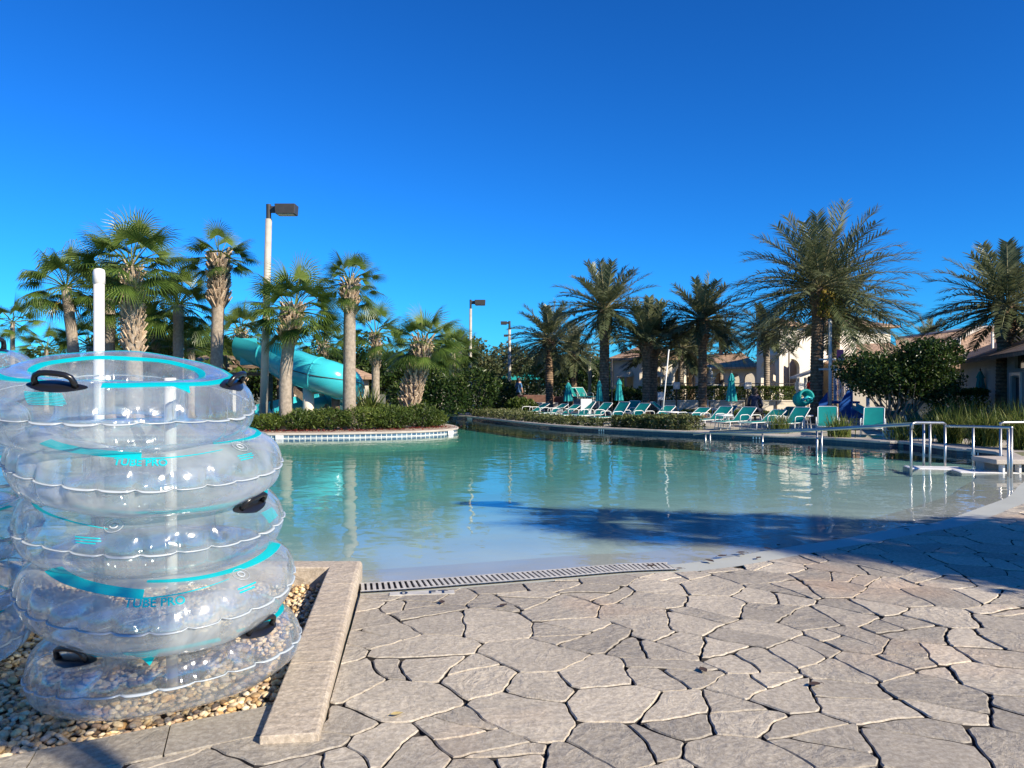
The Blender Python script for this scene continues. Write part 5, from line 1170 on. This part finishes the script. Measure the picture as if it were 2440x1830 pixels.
# curled teal slide end
cs = thing('spiral_slide', 'curled pale turquoise slide mouth left of the tallest palm', 'slide', A(1914, 25.5, GZ)); m = MB(); zc_ = Z(949, 25.5)-GZ
m.lathe([(.20, -.34), (.255, -.30), (.265, 0), (.255, .30), (.19, .34), (.18, .30), (.2, 0)], 28, cap=False); Q = Matrix.Rotation(R(78), 3, 'X'); m.v = [Q@v+Vector((0, 0, zc_)) for v in m.v]; m.build('shell', M['teal_cloth'], cs, smooth=True)
m = MB(); m.tube([(-.16, -.36, zc_-.05), (.0, -.37, zc_+.04), (.18, -.36, zc_-.02)], .05, 8); m.build('lip', M['slide'], cs, smooth=True); m = MB(); m.tube([(.02, 0, 0), (.02, 0, zc_-.2)], .045, 10); m.build('leg', M['white'], cs)
# ------------------------------------------------------------------ buildings
def arch(cx, w, h, z0=.03, rise=None, n=12):
    r = rise if rise is not None else w/2
    return [(cx-w/2, z0), (cx+w/2, z0)]+[(cx+w/2*cos(pi*k/n), h-r+r*sin(pi*k/n)) for k in range(n+1)]
def rect(x0, x1, z0, z1): return [(x0, z0), (x1, z0), (x1, z1), (x0, z1)]
def panel_wall(mb, p0, p1, h, holes=(), t=.25, z=0.0, outline=None):
    """wall from p0 to p1 (xy), outside is on the right hand when walking p0->p1"""
    p0 = Vector(p0[:2]); p1 = Vector(p1[:2]); L_ = (p1-p0).length; d = (p1-p0)/L_; nn = Vector((-d.y, d.x)); tm = MB()
    prism(outline or [(0, 0), (L_, 0), (L_, h), (0, h)], list(holes), 0, t, tm)
    mb.add([Vector((p0.x+d.x*v.x+nn.x*(t-v.z), p0.y+d.y*v.x+nn.y*(t-v.z), z+v.y)) for v in [Vector(q) for q in tm.v]], tm.f); return L_
def slab_poly(mb, pts, th=.12):
    """roof plane: polygon of 3D points given thickness downwards"""
    pts = [Vector(p) for p in pts]; n = len(pts); lo = [p-Vector((0, 0, th)) for p in pts]
    mb.add(pts+lo, [tuple(range(n)), tuple(range(2*n-1, n-1, -1))]+[(i, n+i, n+(i+1) % n, (i+1) % n) for i in range(n)])
def roof(planes, parent, mat_='roof', th=.12, org=None):
    m = MB()
    for p in planes: slab_poly(m, p, th)
    o = m.build('roof', M[mat_], parent); uv_slope(o); return o
# octagonal pavilion
pc = A(1545, 45, GZ); pav = thing('pavilion', 'white octagonal pavilion with arched openings and a low tan roof', 'pavilion', pc); ap = 2.1; wv = 2*ap*math.tan(pi/8); R8 = ap/cos(pi/8); Hp = 2.86
for k in range(8):
    a0_, a1_ = R(-112.5+45*k), R(-67.5+45*k); m = MB(); panel_wall(m, (R8*cos(a0_), R8*sin(a0_)), (R8*cos(a1_), R8*sin(a1_)), Hp, [arch(wv/2, .92, 2.30)], .22); m.build('wall', M['stucco_white'], pav)
for k in (0, 2, 6):
    am = R(-90+45*(k if k != 6 else -1)); m = MB(); o = Vector((cos(am), sin(am), 0)); s_ = Vector((-o.y, o.x, 0)); c_v = o*ap; vs = []
    for j in range(11):
        b_ = pi*j/10; vs += [c_v+s_*.5*cos(b_)+Vector((0, 0, 1.82+.5*sin(b_)))+o*.02, c_v+s_*.52*cos(b_)+o*(.06+.42*(1-sin(b_)**2*.3))+Vector((0, 0, 1.80))]
    m.add(vs, [(2*j, 2*j+1, 2*j+3, 2*j+2) for j in range(10)]); m.build('awning', mat('beige awning %d' % k, (.62, .50, .34), .8), pav)
m = MB(); m.lathe([(R8+.04, Hp-.14), (R8+.16, Hp-.08), (R8+.16, Hp)], 8, cap=False); m.v = [Matrix.Rotation(R(22.5), 3, 'Z')@Vector(v) for v in m.v]; m.build('cornice', M['cream'], pav)
pr = [Vector((cos(R(-112.5+45*k))*(R8+.42), sin(R(-112.5+45*k))*(R8+.42), Hp)) for k in range(8)]
roof([[pr[k], pr[(k+1) % 8], Vector((0, 0, Hp+.95))] for k in range(8)], pav)
# clubhouse: tower with arches, long low wing, high drum and lower tiled roof
cb = A(1857, 44, GZ); club = thing('clubhouse', 'cream clubhouse with a square tower, arched porches and tan tiled roofs', 'building', cb)
def q2(px, d): v = A(px, d)-cb; return Vector((v.x, v.y))
PL, PC, PR = q2(1803, 46), q2(1857, 44), q2(2040, 47); PBk = PL+(PR-PC); hT = Z(772, 44)-GZ
m = MB(); L1 = (PC-PL).length; panel_wall(m, PL, PC, hT, [arch(L1*.52, 1.35, 2.86, rise=.5), rect(.35, .85, 3.55, 4.15), rect(1.2, 1.7, 3.55, 4.15)], .22); m.build('tower_wall', M['stucco_white'], club)
hF = Z(795, 45)-GZ; m = MB(); L2 = (PR-PC).length; panel_wall(m, PC+Vector((0, 0)), PR, hF, [arch(.98, 1.3, 2.86, rise=.5), arch(3.6, 1.6, 2.6, rise=.6), rect(3.1, 3.55, 3.1, 3.6), rect(3.9, 4.35, 3.1, 3.6)], .22); m.build('front_wall', M['stucco_white'], club)
m = MB(); panel_wall(m, PR, PBk+Vector((0, 3)), hF, [], .2); panel_wall(m, PBk+Vector((0, 3)), PL, hF, [], .2); m.build('back_wall', M['stucco_white'], club)
m = MB(); d1 = (PC-PL).normalized(); n1 = Vector((d1.y, -d1.x)); 
for zz in (3.1, hT-.12): m.bar((*(PL+n1*.03), zz), (*(PC+n1*.03), zz), .10, .12)
m.build('moulding', M['cream'], club)
for x0, in ((.35,), (1.2,)):
    c_v = PL+d1*(x0+.25)-n1*.10; m = MB(); m.box((c_v.x, c_v.y, 3.85), (.52, .03, .62), math.atan2(d1.y, d1.x)); m.build('window', M['dark'], club)
e = .35; Rc = (PL+PR)/2; roof([[(*(PL+Vector((-e, -.1))), hT), (*(PC+Vector((-.1, -e))), hT), (*(PC+(PR-PC)*.35+Vector((.1, -.3))), hT), (*((PL+PC)/2+Vector((.9, 1.2))), hT+.55)], [(*(PL+Vector((-e, -.1))), hT), (*((PL+PC)/2+Vector((.9, 1.2))), hT+.55), (*(PL+(PR-PC)*.4), hT)], [(*(PC+(PR-PC)*.35+Vector((.1, -.3))), hT), (*(PL+(PR-PC)*.4), hT), (*((PL+PC)/2+Vector((.9, 1.2))), hT+.55)]], club)
m = MB(); a = PC+(PR-PC)*.35; panel_wall(m, PC, a, hT-hF, [], .2, z=hF); panel_wall(m, a, PL+(PR-PC)*.4, hT-hF, [], .2, z=hF); m.build('upper_wall', M['stucco_white'], club)
# wing on the left
W0, W1, W2, W3 = q2(1628, 50), q2(1804, 47.2), q2(1804, 55), q2(1628, 56); hW = Z(872, 47)-GZ; m = MB(); Lw = (W1-W0).length
panel_wall(m, W0, W1, hW, [arch(Lw*(k+.5)/5, Lw/5*.72, hW*.84, rise=.45) for k in range(5)], .22); m.build('wing_wall', M['stucco_white'], club)
m = MB(); panel_wall(m, W3, W0, hW, [], .2); panel_wall(m, W2, W3, hW, [], .2); m.build('wing_back_wall', M['stucco_white'], club)
rz_ = Z(842, 52)-GZ; ov = .5
roof([[(W0.x-ov, W0.y-ov, hW-.05), (W1.x, W1.y-ov, hW-.05), (W1.x+.3, W1.y+4, rz_), (W0.x+2.6, W0.y+3.2, rz_)], [(W0.x-ov, W0.y-ov, hW-.05), (W0.x+2.6, W0.y+3.2, rz_), (W3.x-ov, W3.y+ov, hW-.05)], [(W0.x+2.6, W0.y+3.2, rz_), (W1.x+.3, W1.y+4, rz_), (W2.x, W2.y+ov, hW-.05), (W3.x-ov, W3.y+ov, hW-.05)]], club)
# high drum and lower roof to the right of the tower
D0, D1 = q2(1975, 52), q2(2122, 54); zt = Z(772, 52)-GZ; m = MB(); panel_wall(m, D0, D1, zt, [], .3); panel_wall(m, D1, D1+Vector((0, 6)), zt, [], .3); panel_wall(m, D0+Vector((0, 6)), D0, zt, [], .3); m.build('drum_wall', M['stucco_white'], club)
roof([[(D0.x-.5, D0.y-.5, zt), (D1.x+.5, D1.y-.5, zt), (D1.x-1.4, D1.y+2.2, zt+.65), (D0.x+1.2, D0.y+2.2, zt+.65)], [(D1.x+.5, D1.y-.5, zt), (D1.x+.5, D1.y+6, zt), (D1.x-1.4, D1.y+2.2, zt+.65)], [(D0.x-.5, D0.y-.5, zt), (D0.x+1.2, D0.y+2.2, zt+.65), (D0.x-.5, D0.y+6, zt)]], club)
E0, E1 = q2(2010, 44), q2(2215, 43); ze = Z(882, 44)-GZ; zr = Z(822, 50)-GZ
roof([[(E0.x-.3, E0.y-.4, ze), (E1.x, E1.y-.4, ze), (E1.x+1.0, E1.y+6.5, zr+.1), (E0.x-.6, E0.y+6.5, zr)]], club)
m = MB(); panel_wall(m, E0, E1, ze-.1, [rect(1, 2, 1, 2.0), rect(3, 4, .1, 2.1)], .25); m.build('low_wall', M['cream'], club)
# right house in shade, its near roof slope coloured darker to match
hb = A(2400, 30, GZ); hs_ = thing('house', 'grey walled house at the right edge, near slope of its tiled roof coloured as shaded', 'house', hb)
def h2(px, d): v = A(px, d)-hb; return Vector((v.x, v.y))
A0, A1 = h2(2288, 30.5), h2(2545, 18.5); hE = Z(868, 30)-GZ; m = MB(); LA = (A1-A0).length
def at_px(px):  # parameter along the wall that shows at photo column px
    for k in range(1000):
        p = A0.lerp(A1, k/1000)+Vector((hb.x, hb.y))
        if 1220+p.x/p.y*F >= px: return LA*k/1000
x0, x1 = at_px(2411), at_px(2433); w0, w1 = at_px(2416), at_px(2438)
hs_holes = [rect(x0, x1, .03, 1.62), rect(w0, w1, 1.78, 2.05)] if False else [rect(x0, x1, .03, 1.60)]
panel_wall(m, A0, A1, hE+.25, hs_holes+[rect(w0+.1, w1+.35, 1.86, 2.28)], .25); panel_wall(m, h2(2150, 33.5), h2(2300, 32.2), hE, [rect(1.1, 2.4, 0.7, 1.7)], .25); panel_wall(m, A1, A1+Vector((7, 1)), hE+.25, [], .25); panel_wall(m, A1+Vector((7, 1)), Vector((9, 9)), hE, [], .25)
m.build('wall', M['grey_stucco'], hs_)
dA = (A1-A0).normalized(); nA = Vector((dA.y, -dA.x)); rzA = math.atan2(dA.y, dA.x)
c_v = A0+dA*(x0+x1)/2-nA*.12; m = MB(); m.box((c_v.x, c_v.y, .8), (x1-x0-.02, .05, 1.58), rzA); dr_ = m.build('door', mat('dark blue door', (.012, .02, .04), .4), hs_, bevel=.01)
m = MB(); 
for u in (x0-.05, x1+.05): c_v = A0+dA*u+nA*.02; m.box((c_v.x, c_v.y, .83), (.09, .06, 1.66), rzA)
c_v = A0+dA*(x0+x1)/2+nA*.02; m.box((c_v.x, c_v.y, 1.70), (x1-x0+.2, .06, .09), rzA); m.build('frame', M['white'], dr_)
c_v = A0+dA*(w0+w1+.45)/2-nA*.10; m = MB(); m.box((c_v.x, c_v.y, 2.07), (w1-w0+.3, .04, .46), rzA); m.build('window', M['dark'], hs_)
up = Vector((-nA.x, -nA.y))*4.6; ov = nA*.75; zR = hE+2.0
B0 = A0+dA*-.9+ov; B1 = A1+dA*2+ov
roof([[(*B0, hE+.02), (*B1, hE+.10), (*(B1+up+Vector((1, 0))), zR+.3), (*(B0+up*1.0+dA*2.2), zR)]], hs_, 'roof_shaded')
C0, C1 = h2(2150, 32.4), h2(2460, 31.6); zc0 = Z(872, 32)-GZ; zc1 = Z(783, 38)-GZ; r0, r1 = h2(2262, 38.5), h2(2480, 37.0)
roof([[(C0.x-.3, C0.y-.6, zc0), (C1.x, C1.y-.6, zc0), (r1.x, r1.y, zc1), (h2(2335, 37.8).x, h2(2335, 37.8).y, zc1), (r0.x-2.2, r0.y+1.0, zc1-.45)]], hs_, 'roof')
m = MB(); p = h2(2335, 37.8); m.tube([(r0.x-2.2, r0.y+1.0, zc1-.42), (p.x, p.y, zc1+.04), (r1.x, r1.y, zc1+.04)], .09, 8); a_, b_ = h2(2205, 33.4), h2(2340, 37.7)
m.tube([(a_.x, a_.y, zc0+.55), (b_.x, b_.y, zc1+.05)], .085, 8); m.build('ridge_tiles', M['coping'], hs_, smooth=True)
m = MB(); v = h2(2285, 35); m.tube([(v.x, v.y, zc0+.6), (v.x, v.y, zc0+1.35)], .07, 8); m.build('vent_pipe', M['white'], hs_)
# small buildings behind the left palms
def hut(label, px, d, w, dep, yw, yr, name='hut', rm='roof', holes=()):
    b = A(px, d, GZ); t = thing(name, label, 'hut', b); h = Z(yw, d)-GZ; hr = Z(yr, d+dep/2)-GZ; m = MB()
    panel_wall(m, (-w/2, 0), (w/2, 0), h, holes, .2); panel_wall(m, (w/2, 0), (w/2, dep), h, [], .2); panel_wall(m, (w/2, dep), (-w/2, dep), h, [], .2); panel_wall(m, (-w/2, dep), (-w/2, 0), h, [], .2); m.build('wall', M['cream'], t); o = .4
    P4 = [(-w/2-o, -o, h), (w/2+o, -o, h), (w/2+o, dep+o, h), (-w/2-o, dep+o, h)]; r_a, r_b = (-w/2+dep*.4, dep/2, hr), (w/2-dep*.4, dep/2, hr)
    roof([[P4[0], P4[1], r_b, r_a], [P4[1], P4[2], r_b], [P4[2], P4[3], r_a, r_b], [P4[3], P4[0], r_a]], t, rm); return t
hut('cream hut with a tan tiled roof between the left palms', 492, 33, 1.6, 2.2, 868, 838, holes=[rect(.5, 1.1, .05, 1.9)])
hut('cream hut with dark openings behind the slide', 775, 37, 3.4, 2.4, 898, 868, holes=[rect(.4, 1.4, .6, 1.5), rect(1.9, 3.0, .05, 1.5)])
hut('cream hut with a tan roof behind the leaning palm', 985, 50, 3.6, 3, 905, 885, holes=[rect(.5, 1.5, .6, 1.4), rect(2.1, 3.1, .6, 1.4)])
# small porch with a sloping white roof by the curled slide
pb = A(1900, 34, GZ); po = thing('porch', 'small porch with white posts and a sloping pale roof left of the tallest palm', 'porch', pb)
for px in (1900, 1919, 1941): b = A(px, 34)-A(1900, 34); m = MB(); m.box((b.x, 0, .84), (.10, .10, 1.7)); m.build('post', M['white'], po, bevel=.01)
b0 = A(1893, 34)-A(1900, 34); b1 = A(1945, 34)-A(1900, 34); m = MB(); slab_poly(m, [(b0.x, -.3, 1.72), (b1.x, -.3, 2.05), (b1.x, .6, 2.05), (b0.x, .6, 1.72)], .08); m.build('roof', M['white'], po)
# fountain
fb = A(1692, 40.5, GZ); ft = thing('fountain', 'pale stone tiered fountain behind the long clipped hedge', 'fountain', fb); M['fstone'] = mat('pale stone', (.55, .54, .50), .8, .3, 6, .4, 30)
m = MB(); m.lathe([(.95, 0), (1.0, .1), (.98, .5), (1.05, .55), (.9, .55), (.88, .3)], 28, cap=False); m.build('pool_basin', M['fstone'], ft, smooth=True)
m = MB(); m.lathe([(.28, 0), (.22, .5), (.16, .9), (.20, 1.15), (.55, 1.30), (.60, 1.38), (.5, 1.38), (.14, 1.32), (.13, 1.55), (.28, 1.68), (.33, 1.75), (.25, 1.75), (.10, 1.72)], 24, cap=False); m.build('bowls', M['fstone'], ft, smooth=True)
m = MB(); m.lathe([(.10, 1.70), (.13, 1.80), (.17, 1.92), (.12, 2.05), (.05, 2.12), (.085, 2.18), (.07, 2.25), (.01, 2.32)], 16); m.build('figure', M['fstone'], ft, smooth=True)
# bins, boxes and signs near the hedge
for px, d, w, h, lab in ((1782, 37, .32, 1.52, 'white notice box on the long hedge under the low wing'), (1905, 37, .42, 1.50, 'white notice box at the right end of the long hedge'), (1612, 37.2, .30, 1.52, 'white notice box before the pavilion door'), (1574, 33, .26, 1.08, 'small white sign on a dark stand near the leaning pole')):
    b = A(px, d, GZ); t = thing('notice_box', lab, 'sign box', b); m = MB(); m.box((0, 0, h-.2), (w, .14, .34)); m.build('box', M['white'], t, bevel=.012); m = MB(); m.box((0, 0, (h-.37)/2), (.06, .06, h-.37)); m.build('stand', M['dark_metal'], t)
fe = thing('fence', 'dark low railing along the top of the long hedge', 'fence', (*((A(1540, 39.4)+A(1900, 39.4))/2)[:2], GZ)); m = MB(); L_ = 7.7
for zz in (.95, 1.42): m.box((0, 0, zz), (L_, .04, .04))
m.build('rails', M['dark_metal'], fe)
for k in range(9): m = MB(); m.box((-L_/2+L_*k/8, 0, .72), (.05, .05, 1.44)); m.build('post', M['dark_metal'], fe)
# ------------------------------------------------------------------ people far off
def person(label, loc, rz, joints, edges, rad, shirt, skin, hair, trousers, zsplit, name='person', hair_len=.08):
    t = thing(name, label, 'person', loc, rz); me = bpy.data.meshes.new('body'); me.from_pydata(joints, edges, []); o = bpy.data.objects.new('body', me); C.objects.link(o)
    sk = o.modifiers.new('s', 'SKIN'); o.modifiers.new('d', 'SUBSURF').levels = 2
    for i, r in enumerate(rad): me.skin_vertices[0].data[i].radius = r if isinstance(r, tuple) else (r, r)
    me.skin_vertices[0].data[0].use_root = True
    dg = bpy.context.evaluated_depsgraph_get(); m2 = bpy.data.meshes.new_from_object(o.evaluated_get(dg)); bpy.data.objects.remove(o); m2.materials.clear()
    for mm_ in (shirt, skin, trousers): m2.materials.append(mm_)
    for p in m2.polygons: p.material_index = zsplit(p.center); p.use_smooth = True
    m2.name = 'body'; o = bpy.data.objects.new('body', m2); C.objects.link(o); o.parent = t
    hd = Vector(joints[3]); m = MB(); m.lathe([(.02, .145), (.07, .13), (.105, .08), (.118, .02), (.112, -.03), (.10, -.06-hair_len)], 16, (hd.x, hd.y+.018, hd.z), cap=False); m.build('hair', hair, t, smooth=True)
    m = MB(); m.lathe([(.001, -.012), (.012, -.008), (.014, .0), (.001, .02)], 6, (hd.x, hd.y-.105, hd.z-.01)); m.build('nose', skin, t); return t
skin_m = mat('skin', (.50, .29, .20), .6); hair_m = mat('dark hair', (.02, .014, .01), .6)
J = [(0, 0, .95), (0, 0, 1.18), (0, 0, 1.42), (0, -.01, 1.62), (.17, 0, 1.40), (.24, .02, 1.12), (.20, -.18, .98), (-.17, 0, 1.40), (-.25, .02, 1.12), (-.22, -.10, .90), (.10, 0, .90), (.11, -.03, .50), (.11, .02, .07), (.12, -.12, .035), (-.10, 0, .90), (-.12, .05, .50), (-.12, .14, .08), (-.12, .02, .035)]
EE = [(0, 1), (1, 2), (2, 3), (2, 4), (4, 5), (5, 6), (2, 7), (7, 8), (8, 9), (0, 10), (10, 11), (11, 12), (12, 13), (0, 14), (14, 15), (15, 16), (16, 17)]
RR = [(.15, .11), (.13, .10), (.13, .09), (.095, .11), .06, .045, .032, .06, .045, .032, .09, .065, .045, .035, .09, .065, .045, .035]
spl = lambda c: 1 if (c.z > 1.47 or (abs(c.x) > .18 and c.z < 1.2) or c.z < .5) else (2 if c.z < .93 else 0)
person('person in a blue shirt standing beside the low cream wall far off', A(1236, 43, GZ), 2.4, J, EE, RR, mat('blue shirt', (.06, .16, .30), .8), skin_m, hair_m, mat('grey shorts', (.08, .08, .09), .8), spl)
person('person in a red top standing by the small porch', A(1930, 35, GZ), .5, J, EE, RR, mat('red top', (.45, .03, .03), .8), skin_m, hair_m, mat('pale shorts', (.5, .5, .48), .8), spl)
JS = [(0, .10, .44), (0, .16, .70), (0, .12, .95), (0, .08, 1.16), (.17, .12, .92), (.24, .02, .68), (.14, -.20, .55), (-.17, .12, .92), (-.24, .02, .68), (-.14, -.20, .55), (.10, .0, .46), (.12, -.38, .52), (.12, -.50, .10), (.12, -.62, .05), (-.10, .0, .46), (-.12, -.38, .52), (-.12, -.50, .10), (-.12, -.62, .05)]
spl2 = lambda c: 1 if (c.z > 1.0 or (c.y < -.42 and c.z < .45)) else (2 if c.z < .58 and c.y < .05 else 0)
st_ = thing('deck_chair', 'dark chair with a seated person behind the low reclined lounger', 'chair', A(1800, 27, GZ)); m = MB(); m.box((0, 0, .38), (.56, .55, .04)); m.build('seat', M['dark_metal'], st_, bevel=.01); m = MB(); m.box((0, .30, .66), (.56, .04, .5)); m.build('backrest', M['dark_metal'], st_, bevel=.01)
for sx in (-.25, .25):
    for sy in (-.24, .28): m = MB(); m.tube([(sx, sy, 0), (sx, sy, .40)], .016, 8); m.build('leg', M['white'], st_)
person('person with long dark hair seated in a dark chair among the loungers', A(1800, 27, GZ), R(150), JS, EE, RR, mat('navy top', (.015, .025, .06), .8), skin_m, hair_m, mat('navy shorts', (.015, .02, .04), .8), spl2, hair_len=.30)
# ------------------------------------------------------------------ small things on the ground
def dry_leaf(label, p, s_, rz, mat_, group=None, curl=.25):
    t = thing('dry_leaf', label, 'leaf', p, rz, group=group); m = MB(); vs = []
    for i in range(9):
        u = i/8; w = .5*sin(pi*u**.85)*(.9 if u < .9 else .6)
        for k in (-1, 0, 1): vs.append(Vector(((u-.5)*s_, k*w*s_*.62, .004+s_*curl*(abs(k)*.5*w+abs(u-.5)**2*.7))))
    m.add(vs, [(i*3+k, (i+1)*3+k, (i+1)*3+k+1, i*3+k+1) for i in range(8) for k in (0, 1)]); m.build('blade', mat_, t, smooth=True)
    m = MB(); m.tube([(-.5*s_, 0, .006+s_*curl*.17), (-.72*s_, .05*s_, .004)], s_*.02, 5); m.build('stalk', mat_, t)
ly = mat('yellow dry leaf', (.55, .42, .17), .6, .3, 40); lbw = mat('brown dry leaf', (.07, .04, .025), .7, .3, 40)
dry_leaf('curled yellow leaf lying alone on the flagstones', P(946, 1704, .004), .062, .4, ly, curl=.4)
for i, (px, py) in enumerate([(1692, 1338), (1722, 1326), (1768, 1322), (1828, 1308), (1765, 1318), (1808, 1330), (1855, 1300), (1560, 1347), (1618, 1356), (1990, 1285), (2160, 1262), (2210, 1252)]):
    dry_leaf('small dark leaf washed up along the shallow edge of the pool', P(px, py, .002), rng.uniform(.06, .11), rng.uniform(0, 6), lbw, 'dark leaves at the waterline', .3)
for px, py, lab in ((1053, 1436, 'dark leaf on the flagstones just below the drain grate'), (1200, 1443, 'thin dark leaf on the flagstones right of the depth plate'), (1550, 1349, 'dark twisted leaf caught on the end of the drain grate'), (1676, 1598, 'small dark leaf in the middle of the sunny flagstones'), (1940, 1632, 'dark leaf stuck in a joint of the sunny flagstones')): dry_leaf(lab, P(px, py, .008), .075, rng.uniform(0, 6), lbw)
# ------------------------------------------------------------------ outside the photo: what throws the shade on the flagstones
def sh(x, y, z): return Vector((x+SX/math.tan(SUN_EL)*z, y+SY/math.tan(SUN_EL)*z, 0))
def caster_palm(label, sx, sy, z, rad, seed, n=38):
    b = sh(sx, sy, z); t = thing('cabbage_palm', label, 'palm tree', b); tm, pts = sabal_trunk(z-rad*.1, .18, .16); tm.build('trunk', M['trunk_sabal'], t, smooth=True); cr = fan_crown(rad, n, .4, seed=seed); cr.v = [p+pts[-1] for p in cr.v]; cr.build('crown', M['sabal'], t)
caster_palm('cabbage palm right of the photo whose crown shades the shallow water', 2.3, 8.6, 5.6, 1.7, 71)
caster_palm('cabbage palm right of the photo whose crown shades the deck edge', 3.6, 7.7, 5.0, 1.6, 72)
tree('leafy tree right of the photo that shades the right of the flagstones', sh(4.6, 6.7, 3.9), 5.0, 2.0, 9000, 'dark_leaf', .16, 73, lobes=7)
tree('broad leafy tree added out of view to shade the paving by the frame edge', sh(5.6, 6.2, 4.0), 5.3, 2.1, 9000, 'dark_leaf', .17, 75, lobes=8)  # extra unseen tree, added to widen the shade on the paving
tree('young tree behind the photographer whose shade falls on the gravel corner', sh(-2.35, 3.62, 5.0), 5.4, .42, 500, 'shrub', .12, 74, lobes=3, trunk_r=.045)
t = thing('lamp_post', 'lamp post right of the photo whose thin shade crosses the pool', 'lamp post', sh(-.35, 11.4, 6.2)); m = MB(); m.tube([(0, 0, 0), (0, 0, 6.2)], [.13, .11], 12); m.build('pole', M['pvc'], t); m = MB(); m.box((.35, 0, 6.15), (.6, .4, .25)); m.build('lamp_head', M['dark_metal'], t, bevel=.01)
